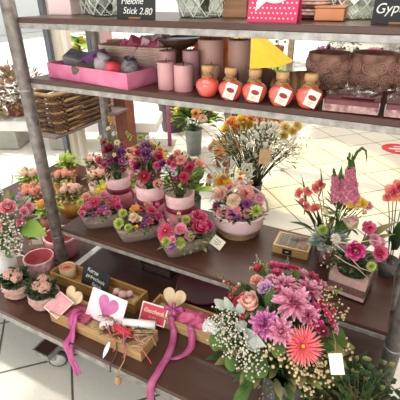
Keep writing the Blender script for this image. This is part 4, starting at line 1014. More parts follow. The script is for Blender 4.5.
# pink square card lying tilted on the crate's left end
t = thing('printed_card', 'square pink printed card lying across the left corner of the front crate', 'card', (-1.056,.79,ZD+.058), radians(-14)); Q = Matrix.Rotation(.32,4,'X') @ Matrix.Rotation(.06,4,'Y')
b = MB(); b.box((0,0,0), (.094,.086,.003), PAPER, .0006); o = b.build('card', t); o.matrix_local = Q
b = MB(); b.box((0,0,.0018), (.086,.078,.0006), PINKCARD)
for i in range(7): b.tube([(-.036+.012*i+.004*sin(k*2+i), -.03+.012*k, .0022) for k in range(6)], .0009, PAPER, 3, False)
o = b.build('print', t); o.matrix_local = Q
# plywood heart in front crate
_p = on(79,293,ZD+.062); o = heart(.05, HEARTW, .006).build('wooden_heart', None, (_p.x,min(_p.y,.84),ZD+.062), (radians(-38), .1, radians(-12))); tag(o, 'pale plywood heart between the pink card and the heart card', 'ornament')
# red card
t = thing('gift_card', 'coral red card with white border and script between the crates', 'card', (-.70,.893,ZD), radians(4)); Q = Matrix.Translation((0,0,.0)) @ Matrix.Rotation(-.62,4,'X')
b = MB(); b.box((0,0,.058), (.112,.0015,.074), WPAPER); b.box((0,-.0012,.058), (.102,.001,.064), REDCARD); o = b.build('card', t); o.matrix_local = Q
b = MB(); b.box((0,.0,.012), (.008,.003,.025), WOODM); o = b.build('clip_stick', t); o.matrix_local = Q
lettering('lettering', 'Geschenk', .022, PAPER, t, Q @ Matrix.Translation((0,-.0021,.066)) @ Matrix.Rotation(pi/2,4,'X'), .25, bold=.0003); lettering('lettering', 'mit Herz', .009, PAPER, t, Q @ Matrix.Translation((0,-.0021,.045)) @ Matrix.Rotation(pi/2,4,'X'))
# big wooden heart in the right crate
_p = on(174,300,ZD+.07); o = heart(.052, HEARTW, .006).build('wooden_heart', None, (_p.x,_p.y,ZD+.072), (radians(-32), 0, radians(4))); tag(o, 'pale plywood heart with a stem in the right crate beside the red card', 'ornament')
b = MB(); b.tube([(0,0,.035),(0,0,.055)], .0015, STEMB, 5); b.build('hanger', o)
# gifts in the front crate's right end: white and red rolls, twig bundle
def roll(a, b_, r, m, label, cat, nm):
    q = MB(); q.tube([a, Vector(a).lerp(Vector(b_),.5), b_], [r,r*1.05,r], m, 12); o = q.build(nm); tag(o, label, cat); return o
roll((-.79,.80,ZD+.048), (-.715,.80,ZD+.05), .017, mat('red wrapper', (216,50,60), (196,36,48), rough=.4, scale=20, bump=.3), 'bright red wrapped roll at the right end of the front crate', 'gift', 'gift_roll')
roll((-.77,.83,ZD+.058), (-.655,.87,ZD+.062), .015, WPAPER, 'white paper roll lying over the right end of the front crate', 'gift', 'gift_roll')
roll((-.845,.79,ZD+.045), (-.80,.81,ZD+.05), .016, mat('white lace', (240,236,232), (214,206,204), rough=.9, scale=60, bump=.5), 'small white lace roll beside the red roll in the front crate', 'gift', 'gift_roll')
b = MB()
for i in range(60):
    x, y = rnd(-.86,-.65), rnd(.765,.85); b.tube([(x,y,ZD+.045+rnd(0,.012)), (x+rnd(-.03,.03),y+rnd(-.02,.02),ZD+.06), (x+rnd(-.05,.05),y+rnd(-.04,.03),ZD+.055+rnd(0,.012))], .0014, STEMB if i % 2 else WOOLN, 4, False)
o = b.build('twig_bundle'); tag(o, 'tangle of dry twigs over the front crate corner', 'twigs', None, 'stuff')
for i in range(5):
    x, y = rnd(-.83,-.67), rnd(.775,.84); b = MB(); b.lathe([(0,0),(.007,.003),(.009,.01),(.006,.018),(0,.02)], CORK if i % 2 else BARK, 12, wob=.1); o = b.build('seed_pod', None, (x,y,ZD+.045), (rnd(-.8,.8), rnd(-.8,.8), 0)); tag(o, 'brown seed pod among the twigs of the front crate', 'seed pod', 'seed pods in the front crate')
def ribbon(nm, pts, w, m, label, wdir=(1,0,0), cat='ribbon', parent=None):
    pts = [Vector(p) for p in pts]; P = []
    for i in range(len(pts)-1):
        p0, p1, p2, p3 = pts[max(i-1,0)], pts[i], pts[i+1], pts[min(i+2,len(pts)-1)]
        for k in range(6):
            t = k/6; P.append(.5*((2*p1)+(p2-p0)*t+(2*p0-5*p1+4*p2-p3)*t*t+(3*p1-p0-3*p2+p3)*t**3))
    P.append(pts[-1]); b = MB(); vs = []; wd = Vector(wdir).normalized()
    for i, p in enumerate(P):
        d = (P[min(i+1,len(P)-1)]-P[max(i-1,0)]).normalized(); n = d.cross(wd); n = n.normalized() if n.length > 1e-4 else Vector((0,0,1))
        for s in (-1,0,1): vs.append(p+wd*w*.5*s+n*(.0012*sin(i*1.1)+(.002 if s == 0 else 0)))
    fs = [(i*3+k, i*3+k+1, (i+1)*3+k+1, (i+1)*3+k) for i in range(len(P)-1) for k in range(2)]
    b.add(vs, fs, m); o = b.build(nm, parent); sm = o.modifiers.new('thickness', 'SOLIDIFY'); sm.thickness = .0006
    if label: tag(o, label, cat)
    return o
yf = CR1[2]-.006
ribbon('satin_ribbon', [(-.975,.82,ZD+.04), (-.965,.79,ZD+.066), (-.955,yf,ZD+.052), (-.945,yf-.006,ZD+.01), (-.935,.690,ZD+.0), (-.93,.686,ZD-.03), (-.92,.686,ZD-.08), (-.905,.684,ZD-.14)], .024, RIBM, 'bright pink ribbon hanging straight down over the deck edge')
ribbon('satin_ribbon', [(-.955,.80,ZD+.05), (-.948,.775,ZD+.066), (-.935,yf-.004,ZD+.045), (-.925,yf-.03,ZD+.004), (-.91,.688,ZD-.01), (-.905,.684,ZD-.04), (-.88,.682,ZD-.115)], .018, RIBM, 'second bright pink ribbon tail beside the straight one')
ribbon('satin_ribbon', [(-.625,.95,ZD+.05), (-.622,.93,ZD+.062), (-.615,.918,ZD+.04), (-.60,.905,ZD+.012), (-.575,.84,ZD+.004), (-.565,.76,ZD+.004), (-.56,.70,ZD+.003), (-.562,.688,ZD-.03), (-.566,.686,ZD-.1)], .026, RIBP, 'dusky pink satin ribbon trailing from the right crate over the deck edge', (1,.15,0))
ribbon('satin_ribbon', [(-.545,.94,ZD+.05), (-.535,.922,ZD+.058), (-.525,.91,ZD+.03), (-.515,.88,ZD+.004), (-.53,.83,ZD+.003), (-.56,.80,ZD+.006)], .026, RIBP, 'dusky pink satin ribbon loop lying in front of the right crate', (1,.2,0))
P_RAF = mat('red raffia', (214,60,86), (232,110,130), rough=.6, scale=30)
ribbon('raffia_tie', [(-.83,.80,ZD+.058), (-.80,.775,ZD+.07), (-.765,.755,ZD+.064), (-.735,.742,ZD+.04), (-.75,.738,ZD+.012)], .005, P_RAF, 'red raffia tie curling over the front of the pale crate')
ribbon('raffia_tie', [(-.80,.82,ZD+.06), (-.75,.79,ZD+.078), (-.68,.78,ZD+.07), (-.63,.765,ZD+.035), (-.60,.755,ZD+.012)], .004, P_RAF, 'red raffia strand reaching right from the front crate corner')
ribbon('raffia_tie', [(-.77,.80,ZD+.07), (-.74,.79,ZD+.075), (-.71,.755,ZD+.06), (-.70,.74,ZD+.03), (-.705,.735,ZD+.008)], .006, RIBP, 'thin pink raffia tie over the front crate corner')
b = MB(); b.tube([(-.735,.742,ZD+.055),(-.733,.738,ZD+.02),(-.73,.72,ZD+.006),(-.728,.69,ZD+.002),(-.727,.684,ZD-.025)], .0028, STEMB, 5); b.tube([(-.69,.741,ZD+.052),(-.69,.72,ZD+.012),(-.688,.692,ZD+.004),(-.688,.684,ZD-.02)], .0022, TWINE, 5)
b.lathe([(0,0),(.011,.002),(.013,.015),(.009,.026),(0,.03)], CORK, 14, (-.688,.676,ZD-.05)); o = b.build('twig_pendant'); tag(o, 'brown twig and cork pendant dangling from the front crate', 'pendant')
b = MB(); b.leaf((-.765,.742,ZD+.045), (-.768,.70,ZD+.004), .009, WPAPER, .2); o = b.build('paper_feather'); tag(o, 'white paper feather hanging on the front of the pale crate', 'feather')
_a, _b = aty(168,110,1.462), aty(170,146,1.462)
ribbon('satin_ribbon', [(_a.x,1.462,1.30), (_a.x,1.463,(1.30+_b.z)/2), (_b.x,1.461,_b.z)], .02, RIBP, 'pink ribbon hanging from the back of the candle shelf above the felt pots')
# magenta cloth in right crate
for (x, y, L, m, lab) in ((-.555,.975,.16,CELLO,'deep pink cellophane parcel in the right crate'), (-.47,.97,.1,mat('white lace cloth', (236,232,228), (214,208,206), rough=.9, scale=60, bump=.5),'white lace parcel at the bouquet side of the right crate')):
    b = crumple(L, .085, .05, m, 9, .008); o = b.build('wrapped_parcel', None, (x,y,ZD+.024), (0,0,.1)); tag(o, lab, 'parcel')
b = MB()
for i in range(4):
    a = i*pi/2+.4; Lp = [(cos(a)*.03*sin(pi*k/8)*(1+.3*(k > 4)), sin(a)*.022*sin(pi*k/8), .022*sin(pi*k/8)*((8-k)/8)+.004) for k in range(9)]
    b.tube(Lp, [.003+.006*sin(pi*k/8) for k in range(9)], RIBM, 6)
b.ball((0,0,.006), .008, RIBM, 1); o = b.build('ribbon_bow', None, (-.625,.955,ZD+.07)); tag(o, 'magenta ribbon bow at the left of the pink parcel', 'bow')
# burgundy tray
c = on(204,288,ZD); b = MB(); r = .125
b.lathe([(0,.0), (r*.8,.0), (r*.97,.012), (r,.02), (r*.97,.021), (r*.8,.006), (0,.005)], BURG, 48); o = b.build('lacquer_tray', None, (c.x,c.y,ZD)); tag(o, 'round burgundy lacquer tray under the middle shelf', 'tray')
# clear box
c = (on(142,270,ZD)+on(170,281,ZD))/2+Vector((0,.045,0)); t = thing('clear_box', 'clear plastic box on the dark deck under the middle shelf', 'box', c, 0)
W, D_, H = .155, .085, .052; b = MB(); k = .002
for s in (-1,1): b.box((0,s*D_/2,H/2), (W,k,H), PLAST); b.box((s*W/2,0,H/2), (k,D_,H), PLAST)
b.box((0,0,.001), (W,D_,.002), PLAST); b.build('tub', t)
b = MB(); b.box((0,0,H+.002), (W+.006,D_+.006,.002), PLAST)
for s in (-1,1): b.box((0,s*(D_/2+.002),H-.003), (W+.006,.0015,.008), PLAST); b.box((s*(W/2+.002),0,H-.003), (.0015,D_+.006,.008), PLAST)
b.build('lid', t)
b = MB(); b.box((0,0,.018), (W*.9,D_*.85,.03), GREYS, .004); b.build('filling', t)
# small pots beneath the middle shelf
def cup(loc, r, h, m, label, inner=None, nm='flower_pot', grp=None, band=None):
    t = thing(nm, label, 'pot', loc, rnd(0,2), grp)
    b = MB(); b.lathe([(r*.8,0), (r*.84,.004), (r*.97,h*.6), (r,h-.004), (r*.99,h), (r*.93,h)], m, 32, cap=False); b.build('pot_wall', t)
    b = MB(); b.lathe([(r*.93,h), (r*.9,h*.6), (r*.78,.012), (0,.01)], inner or m, 32, cap=False); b.lathe([(0,0), (r*.8,0)], m, 32, cap=False); b.build('inside', t)
    if band: b = MB(); b.lathe([(r*.995,h-.012), (r*1.03,h-.01), (r*1.03,h-.001), (r*1.0,h+.002), (r*.93,h+.001)], band, 32, cap=False); b.build('rim', t)
    return t
cup((-1.11,1.33,ZD), .038, .075, ROSEC, 'empty mauve pot on the deck under the middle shelf, right one'); cup((-1.19,1.3,ZD), .034, .065, FELTB, 'empty burgundy pot on the deck under the middle shelf, left one')
# pink pots by the post
cup(on(42,271,ZD), .066, .082, CERP, 'round pink lace relief pot, empty, left of the rack post', CERPI, 'ceramic_pot', None, CERP)
p = on(60,262,ZD); cup((-1.362,1.12,ZD), .082, .108, ROSEC, 'larger mauve pot behind the rack post, empty', CERPI, 'ceramic_pot', None, CERP)
# kalanchoes wrapped in felt
def kalanchoe(c, r, h, m, mw, label, nheads, grp=None, leafy=G_DARK, potm=None, z0=ZD, hr=.034, wrap=True, up=.035):
    t = thing('potted_kalanchoe', label, 'potted plant', (c[0],c[1],z0), rnd(0,2), grp)
    b = MB(); b.lathe([(r*.8,0), (r*.95,h*.9), (r*.88,h*.9), (r*.8,h*.7), (0,h*.7)], potm or TERRA, 24); b.build('pot', t)
    if wrap:
        b = MB(); b.lathe([(r*.86,.001), (r*.97,.006), (r*1.16,h*.25), (r*1.02,h*.46), (r*1.22,h*.66), (r*1.1,h*.8), (r*1.2,h*1.02), (r*1.08,h*1.06), (r*.98,h*.9)], mw, 30, wob=.07)
        b.tube([(r*1.06*cos(k*.5), r*1.06*sin(k*.5), h*.5) for k in range(14)], .003, TWINE, 5); b.build('felt_wrap', t)
    C = Vector((c[0],c[1],z0+h)); foliage(t, C+Vector((0,0,.003)), r*.8, 40, leafy, .034, .013, squash=.45, low=0, prof='round', fold=.2)
    foliage(t, C+Vector((0,0,up*.6)), r*1.05, 50, leafy, .035, .008, squash=.6, low=-.2)
    e = []
    for i in range(nheads):
        a = i*2.4+1.2; q = r*.62*math.sqrt((i+.4)/nheads); p = C+Vector((cos(a)*q, sin(a)*q, up+rnd(-.008,.012)))
        flower('cluster', m, t, p, Vector((cos(a)*.5,sin(a)*.5-.25,1)), hr*rnd(.85,1.1)); e.append(p)
    stems(t, C-Vector((0,0,.01)), e); return t
p = on(41,303,ZD); FELTN = mat('dusty pink burlap', (206,168,156), (176,134,126), rough=.95, scale=60, bump=.5)
kalanchoe((-1.166,.815), .052, .062, P_PALE, FELTN, 'pale salmon kalanchoe in dusty pink burlap against the crate end', 4, hr=.03, up=.026)
kalanchoe((-1.318,.808), .050, .062, P_PALE, FELTN, 'salmon kalanchoe in dusty pink burlap, farther from the crate', 4, hr=.029, up=.026)

# ================================================================== LEFT BOUQUET AND PLANT BENCH
c = on(7,272,ZD); lb = thing('vase_bouquet', 'loose bouquet with a pink rose in a white vase at the left edge', 'flower arrangement', c, 0)
b = MB(); b.lathe([(.04,0), (.05,.01), (.055,.07), (.045,.13), (.048,.14), (.042,.14), (.038,.1), (0,.09)], WHITEP, 28); b.build('vase', lb)
top = c+Vector((0,0,.14)); C = aty(8,222,c.y); rad = .15
ends = []
for (px, py, kind, m, r) in ((8,208,'rose',P_PINKR,.032), (24,212,'carnation',P_PINK,.022), (-6,225,'rose',P_PINKR,.035), (20,222,'carnation',P_RASP,.017), (2,196,'sprig',P_WHITE,.05), (18,200,'sprig',P_LILAC,.05), (0,188,'sprig',P_WHITE,.05), (12,186,'sprig',P_WHITE,.05), (29,207,'carnation',P_PINK,.022)):
    p, n = dome(px, py, C, rad); flower(kind, m, lb, p, n+Vector((.2,-.2,.2)), r); ends.append(p-n*.01)
stems(lb, top-Vector((0,0,.05)), ends)
foliage(lb, C, .13, 120, [G_SILV, G_MID, G_EUC, G_OLIVE], .05, .011, squash=.9, low=-.8, root=top)
spray(lb, top, [dome(x, y, C, rad)[0] for (x, y) in ((4,225),(12,232),(18,226),(2,240),(10,243),(16,238),(-4,235),(8,218),(20,240),(4,250),(14,250))], B_WHITE, 16, .0045, .03)
big_leaves(lb, [(aty(24,226,c.y-.03), aty(47,236,c.y-.06), .036)], G_BRT, up=(.2,-.6,.8)); big_leaves(lb, [(aty(8,245,c.y-.04), aty(13,258,c.y-.08), .024)], G_MID, up=(0,-1,.3))
b = MB(); b.box((0,0,.045), (.08,.05,.09), KRAFT, .002); b.box((0,-.0265,.05), (.05,.002,.05), PAPER); o = b.build('kraft_box', None, (-1.52,1.11,ZD), (0,0,.6)); tag(o, 'small kraft box between the left bouquet and the pink pot', 'box')
kg = 'potted blooms crowded on the bench'
PALE = mat('pale rose felt', (244,206,200), (236,186,184), rough=.95, scale=40, bump=.25)
for (x, y, r, h, m, potm, lab, hd, lf) in (
    (-1.60,1.44,.07,.10,P_PALE,YELPOT,'salmon kalanchoe in an ochre pot just behind the rack post',5,G_OLIVE), (-1.42,1.52,.065,.10,P_YEL,YELPOT,'yellow kalanchoe in an ochre pot at the bench edge near the shelf corner',4,G_LIME), (-1.80,1.34,.07,.10,P_SALMON,TERRA,'salmon kalanchoe in a terracotta pot behind the left bouquet',5,G_RED),
    (-1.60,1.27,.06,.09,P_ORANGE,TERRA,'small orange kalanchoe in a terracotta pot right behind the big leaf',4,G_LIME), (-1.99,1.50,.07,.1,P_PALE,TERRA,'pale kalanchoe in a terracotta pot, left rear of the bench',5,G_LIME), (-1.79,1.58,.07,.10,P_SALMON,YELPOT,'salmon kalanchoe in the middle of the bench',5,G_OLIVE),
    (-1.6,1.68,.07,.1,P_PEACH,PALE,'peach kalanchoe in a pale pot in front of the pink felt cone',5,G_OLIVE), (-1.95,1.78,.07,.1,P_LIME,TERRA,'lime flowered kalanchoe at the far left of the bench',5,G_LIME), (-1.42,1.72,.06,.1,P_PINK,PALE,'pale pink kalanchoe in a pale pot near the third wooden trough',5,G_LIME), (-1.78,1.86,.07,.1,P_PALE,PALE,'salmon kalanchoe at the rear of the bench below the glazing',5,G_OLIVE)):
    kalanchoe((x,y), r, h, m, None, lab, hd+2, kg, lf, potm, hr=.026, wrap=False, up=.055)
for (x, y, lab, H) in ((-1.52,1.90,'pink felt cone of pale flowers standing behind the first wooden trough',.2),):
    t = thing('felt_cone', lab, 'flower arrangement', (x,y,ZD+.0)); b = MB(); b.lathe([(.045,0), (.055,.08), (.1,H), (.095,H), (.05,.1), (0,.09)], FELTR, 24, wob=.04); b.build('felt_wrap', t)
    for i in range(6):
        a = i*1.05; p = Vector((x+.06*cos(a), y+.06*sin(a), ZD+H+.01)); flower('carnation', P_SALMON, t, p, (cos(a)*.5,sin(a)*.5-.2,1), .04)
    foliage(t, (x,y,ZD+H-.02), .08, 30, G_MID, .04, .01, low=0)
# ================================================================== BIG BOUQUET
vb = Vector((-.155,.815,ZD)); t = bq = thing('mixed_bouquet', 'large bouquet with mauve chrysanthemums and a coral gerbera in a dark vase', 'bouquet', vb, 0)
b = MB(); b.lathe([(.05,0), (.058,.01), (.066,.10), (.068,.17), (.064,.172), (.058,.1), (.045,.02), (0,.02)], DPOT, 32); b.build('vase', t)
mouth = vb+Vector((0,0,.165)); C = Vector((-.195,.835,.735)); RB = .175; ends = []
def bloomq(px, py, kind, m, r, m2=None, k=1.0, tilt=(0,0,0)):
    p, n = dome(px, py, C, RB*k); flower(kind, m, t, p, n+Vector(tilt), r, m2); ends.append(p-n*.012)
for a in ((303,346,'gerbera',P_CORAL,.050,B_YEL,1.05,(-.1,-.2,.2)), (293,303,'chrysanthemum',P_MUM,.046,B_LIME,1.03), (308,291,'chrysanthemum',P_MUM,.040,None,.97), (284,287,'chrysanthemum',P_MUM,.038,None,.97), (300,278,'chrysanthemum',P_MUM,.034,None,.93), (320,284,'chrysanthemum',P_MUM,.034,None,.93),
    (264,324,'chrysanthemum',P_MUM2,.040,B_YEL,1.0), (281,331,'chrysanthemum',P_MUM,.038,None,1.0), (308,316,'chrysanthemum',P_MUM,.032,None,.93),
    (252,308,'cup_rose',P_PEACH,.034,None,1.08,(.0,.1,.9)), (266,289,'carnation',P_LILAC,.026,None,1.0), (257,282,'carnation',P_SALMON,.022,None,1.0), (272,281,'carnation',P_MUM,.02,None,1.0),
    (271,258,'tulip',P_RASP,.016,None,1.0,(0,.1,.6)), (276,255,'tulip',P_RASP,.014,None,1.0,(0,.1,.6)), (259,271,'rose',P_RED,.019,None,1.02), (281,268,'rose',P_RASP,.017,None,1.0), (286,263,'rose',P_RASP,.016,None,1.0), (293,262,'rose',P_RED,.016,None,1.0), (299,260,'rose',P_RED,.016,None,1.0), (277,274,'rose',P_RASP,.016,None,1.0), (314,276,'carnation',P_RASP,.024,None,1.0), (307,268,'bud',P_CREAM,.014,None,1.0), (302,268,'bud',P_LIME,.010,None,1.0), (304,263,'bud',P_CREAM,.010,None,1.0), (327,283,'carnation',P_PINK,.020,None,1.0),
    (331,309,'blossom',P_RASP,.02,None,.98), (322,304,'blossom',P_MAG,.02,None,.98), (330,320,'blossom',P_MAG,.02,None,.98), (318,326,'blossom',P_MAG,.02,None,.98), (335,329,'blossom',P_MUM,.016,None,1.0), (314,309,'blossom',P_MAG,.02,None,.98), (326,313,'blossom',P_RASP,.016,None,1.0), (323,331,'blossom',P_BURG,.018,None,1.0), (312,323,'blossom',P_RASP,.016,None,.98),
    (224,282,'blossom',P_RED,.013,None,1.15), (229,284,'blossom',P_RED,.015,None,1.1), (227,279,'blossom',P_RASP,.011,None,1.12), (236,289,'blossom',P_RASP,.013,None,1.05), (231,298,'blossom',P_RED,.018,None,1.02), (226,301,'blossom',P_RED,.014,None,1.02), (238,301,'blossom',P_RED,.017,None,1.0), (247,309,'blossom',P_RED,.016,None,.98), (243,296,'blossom',P_RASP,.013,None,1.0), (243,317,'blossom',P_RED,.012,None,1.0),
    (216,272,'sprig',P_LIME,.03,None,1.2), (220,278,'bud',P_CREAM,.009,None,1.15), (331,296,'sprig',P_LIME,.035,None,1.05), (288,256,'sprig',P_CREAMB,.03,None,1.03), (258,260,'sprig',P_CREAMB,.03,None,1.1), (240,285,'bud',P_CREAM,.009,None,1.08), (263,264,'bud',P_LIME,.009,None,1.05), (268,266,'bud',P_LIME,.009,None,1.04)):
    bloomq(*a)
stems(t, mouth-Vector((0,0,.06)), ends, .0022)
foliage(t, C-Vector((0,0,.02)), .168, 300, [G_DARK, G_DARK, G_MID, G_OLIVE], .05, .011, squash=.85, low=-.6, root=mouth)
spray(t, mouth, [dome(x, y, C, RB*1.1)[0] for (x, y) in ((216,318),(218,330),(224,312),(222,320),(230,316),(227,326),(233,322),(221,330),(232,332),(238,328),(226,338),(234,340),(241,338),(228,346),(246,346),(240,350),(234,353),(250,352),(256,356),(247,360),(258,364),(250,368))], B_WHITE, 17, .0029, .025)
spray(t, mouth, [dome(x, y, C, RB*1.02)[0] for (x, y) in ((303,372),(312,368),(318,374),(326,368),(309,382),(316,388),(305,391),(324,380),(300,364),(330,360),(342,352),(338,346),(294,366),(286,360),(268,352),(274,346))], B_CREAM, 12, .0042, .024)
spray(t, mouth, [dome(x, y, C, RB*1.05)[0] for (x, y) in ((322,298),(335,304),(340,312),(326,292),(337,321),(330,286),(262,262),(255,268))], B_CREAM, 12, .003, .02)
spray(t, mouth+Vector((-.02,-.05,0)), [Vector((-.19+.02*i, .735+.006*(i % 2), .60-.008*i)) for i in range(5)], mat('pale dried grass', (206,176,160), (182,150,136), rough=.9, scale=60), 14, .002, .026, 'dried_grass')
D = lambda x, y, k=1.0: dome(x, y, C, RB*k)[0]
big_leaves(t, [(D(231,304), D(211,300,1.15), .017), (D(236,310), D(224,297,1.1), .014), (D(240,316), D(243,300,1.06), .013), (D(246,322), D(236,330,1.05), .014), (D(252,336), D(258,353,1.0), .022), (D(244,330), D(266,346,1.05), .022), (D(262,342), D(248,342,1.08), .018)], G_SILV, 'dusty_miller_leaf', (0,-1,.3))
big_leaves(t, [(D(268,310), D(272,282,1.05), .012), (D(266,275), D(258,263,1.08), .013), (D(292,276), D(300,273,1.05), .013), (D(318,350), D(345,330,1.0), .028), (D(262,350), D(256,378,.95), .03), (D(236,346), D(214,338,1.1), .02), (D(225,340), D(203,345,1.15), .022), (D(238,360), D(225,366,1.1), .02), (D(282,340), D(275,358,1.0), .02), (D(328,372), D(342,388,1.0), .026)], G_MID, 'leaf', (0,-.8,.6))
big_leaves(t, [(D(255,372,.9), Vector((-.262,.71,.50)), .018), (D(246,362), D(252,382,.98), .016)], G_MID, 'leaf', (0,-.8,.6))
big_leaves(t, [(D(330,340), D(337,361,1.05), .03), (D(342,338), D(364,352,1.05), .022), (D(345,348), D(356,362,1.02), .02), (D(335,350), D(346,372,1.02), .026)], G_OLIVE, 'eucalyptus_leaf', (0,-1,.2))
p = aty(336.5,364,.70); b = MB(); b.box((0,0,0), (.030,.0012,.046), WPAPER); b.box((.011,.0006,.0), (.002,.0016,.046), mat('silver edge', (176,176,180), rough=.3, metal=.5)); 
o = b.build('gift_tag', None, p, (radians(-38),radians(-14),radians(16))); tag(o, 'white paper tag tucked into the lower right of the big bouquet', 'tag')
b = MB(); b.tube([(0,0,.02), (.004,.01,.05), (.0,.03,.07)], .0008, TWINE, 4); b.build('string', o)
# dark leafy plants at the right of the deck
def leafy(nm, label, c, z, r, h, R, n, ms, L, W, cat='potted plant', pot=TERRA, fl=None, sq=.9, low=-.4, grp=None, trail=0):
    t = thing(nm, label, cat, (c[0],c[1],z), 0, grp)
    b = MB(); b.lathe([(r*.78,0), (r,h), (r*1.04,h*1.01), (r*.92,h*1.01), (r*.85,h*.85), (0,h*.85)], pot, 24); b.build('pot', t)
    cc = Vector((c[0],c[1],z+h+R*sq*.6)); foliage(t, cc, R, n, ms, L, W, squash=sq, low=low, root=Vector((c[0],c[1],z+h*.85)))
    if fl:
        e = []
        for (kind, m, k, rr, m2) in fl:
            for i in range(k):
                zz = rnd(.15,1); a = rnd(0,6.28); hh = math.sqrt(1-zz*zz); d = Vector((hh*cos(a), hh*sin(a), zz*sq)); p = cc+d*R*rnd(.9,1.08)
                flower(kind, m, t, p, d+Vector((.15,-.4,.2)), rr*rnd(.85,1.15), m2); e.append(p-d*.01)
        stems(t, (c[0],c[1],z+h*.85), e[:40], .002+R*.004)
    return t
leafy('leafy_plant', 'dark small leaved plant at the bottom right corner in front of the post', (.05,.80), ZD, .05, .08, .15, 420, [G_DARK, G_DARK, G_DARK, G_OLIVE], .017, .008, sq=.85, low=-.6)
leafy('leafy_plant', 'small dark plant at the foot of the right post, behind the corner plant', (.03,.965), ZD, .035, .06, .05, 90, [G_DARK, G_MID], .022, .008, sq=.7, low=-.3)

# ================================================================== SHOP FLOOR BEYOND THE RACK
# zinc bucket of orange flowers
leafy('flower_bucket', 'zinc bucket of lime foliage and orange blooms on the tiled floor behind the rack', (-1.98,3.60), 0, .095, .28, .23, 150, [G_LIME, G_MID, G_DARK], .12, .03, 'flower bucket', ZINC, [('carnation',P_ORANGE,6,.05,None), ('lily',P_YEL,4,.06,None), ('carnation',P_PEACH,3,.05,None)], .65, -.1)
leafy('potted_shrub', 'dense green bush in a dark pot beside the red brown timber post', (-2.62,4.25), 0, .2, .36, .29, 420, [G_MID, G_DARK, G_MID], .06, .014, 'potted plant', DPOT, None, .6, -.3)
leafy('flower_bucket', 'low pot of orange blooms on the tiles right of the zinc bucket', (-1.55,3.45), 0, .1, .14, .13, 50, [G_MID, G_OLIVE], .07, .02, 'flower bucket', TERRA, [('carnation',P_ORANGE,9,.05,None), ('carnation',P_SALMON,3,.045,None)], .5, 0)
leafy('potted_plant', 'low pot of salmon orange blooms behind the three felt pots', (-1.98,2.75), 0, .11, .2, .16, 60, [G_OLIVE, G_MID], .07, .02, 'flower bucket', TERRA, [('carnation',P_ORANGE,9,.045,None), ('carnation',P_PEACH,8,.045,None), ('daisy',P_STRAW,6,.03,None)], .6, 0)
leafy('potted_plant', 'green leafy pot plant seen between the third felt pot and the basket', (-1.12,1.95), 0, .08, .42, .1, 40, [G_MID, G_LIME], .11, .035, 'potted plant', DPOT, None, .9, -.2)
leafy('potted_plant', 'coral pink carnations in a dark pot just left of the basket handle', (-1.25,2.2), 0, .07, .42, .1, 40, [G_MID, G_SILV], .06, .015, 'potted plant', DPOT, [('carnation',P_SALMON,7,.045,None), ('carnation',P_PINK,3,.04,None)], .8, 0)
t = leafy('flower_bucket', 'dark bucket of white and yellow daffodils behind the basket', (-1.02,2.36), 0, .09, .26, .15, 50, [G_SILV, G_EUC], .12, .012, 'flower bucket', DPOT, [('daffodil',P_WHITE,10,.055,P_ORANGE), ('daffodil',P_YEL,6,.055,P_ORANGE)], .8, .1)
# dried flower bunch
db = Vector((-1.03,2.86,0)); t = thing('dried_flower_bunch', 'tall dark stemmed bunch of dried silver foliage with yellow heads on the tiles', 'flower bunch', db, 0)
b = MB(); b.lathe([(.075,0), (.09,.16), (.094,.165), (.084,.165), (.07,.02), (0,.02)], DPOT, 24); b.build('bucket', t)
e = []; Cb = Vector((-1.03,2.9,.46))
for i in range(70):
    a = rnd(0,6.28); q = math.sqrt(random.random()); e.append(Cb+Vector((.34*q*cos(a), .2*q*sin(a), rnd(-.02,.16))))
stems(t, db+Vector((0,0,.08)), e, .004, mat('dark dried stem', (74,62,44), (52,44,32), rough=.9, scale=30))
foliage(t, Cb-Vector((0,0,.02)), .36, 620, [G_SILV, G_OLIVE, G_OLIVE, G_DARK, petal_mat('dried grey leaf', (130,128,112), (176,172,154))], .075, .008, squash=.55, low=-.35, root=db+Vector((0,0,.3)))
def bl(px, py, y, kind, m, r, m2=None): 
    p = aty(px, py, y); flower(kind, m, t, p, p-Cb+Vector((.1,-.25,.2)), r, m2)
for (px, py) in ((232,123),(243,120),(252,118),(260,121),(238,130),(227,130),(268,117),(247,127),(276,119)): bl(px, py, 2.98, 'carnation', P_YEL if px % 2 else P_ORANGE, .065)
for (px, py) in ((285,128),(292,132),(283,136),(297,126)): bl(px, py, 2.86, 'pompon', P_STRAW, .05)
for (px, py) in ((262,128),(268,134),(256,138),(273,128),(250,146),(264,146),(278,144),(270,152),(244,140),(286,146),(255,156),(290,140)): bl(px, py, 2.72, 'sprig', P_WHITE, .1, B_CREAM)
spray(t, Cb, [aty(x, y, 2.72) for (x, y) in ((258,132),(268,126),(275,138),(262,150),(280,152),(248,152),(292,150),(299,144),(252,135),(285,140))], B_WHITE, 16, .008, .07, 'dried_gypsophila')
for (px, py, y, rz, lab) in ((247,170,2.60,.2,'cream paper tag with a printed circle hanging on the dried bunch'), (265,157,2.58,-.1,'plain beige tag on the dried bunch right of the printed one')):
    p = aty(px, py, y); b = MB(); b.box((0,0,0), (.085,.002,.105), PAPER if px < 250 else KRAFT); o = b.build('hang_tag', None, p, (-.35,0,rz+.3)); tag(o, lab, 'tag')
    if px < 250: b = MB(); b.tube([(.028*cos(k*pi/8),-.0018,.028*sin(k*pi/8)) for k in range(17)], .0022, INK, 4); b.ball((0,-.0015,0), .011, INK, 1, (1,.2,1)); b.build('printed_circle', o)
    b = MB(); b.tube([(0,0,.05), (.01,.06,.12), (0,.14,.16)], .002, TWINE, 4); b.build('string', o)
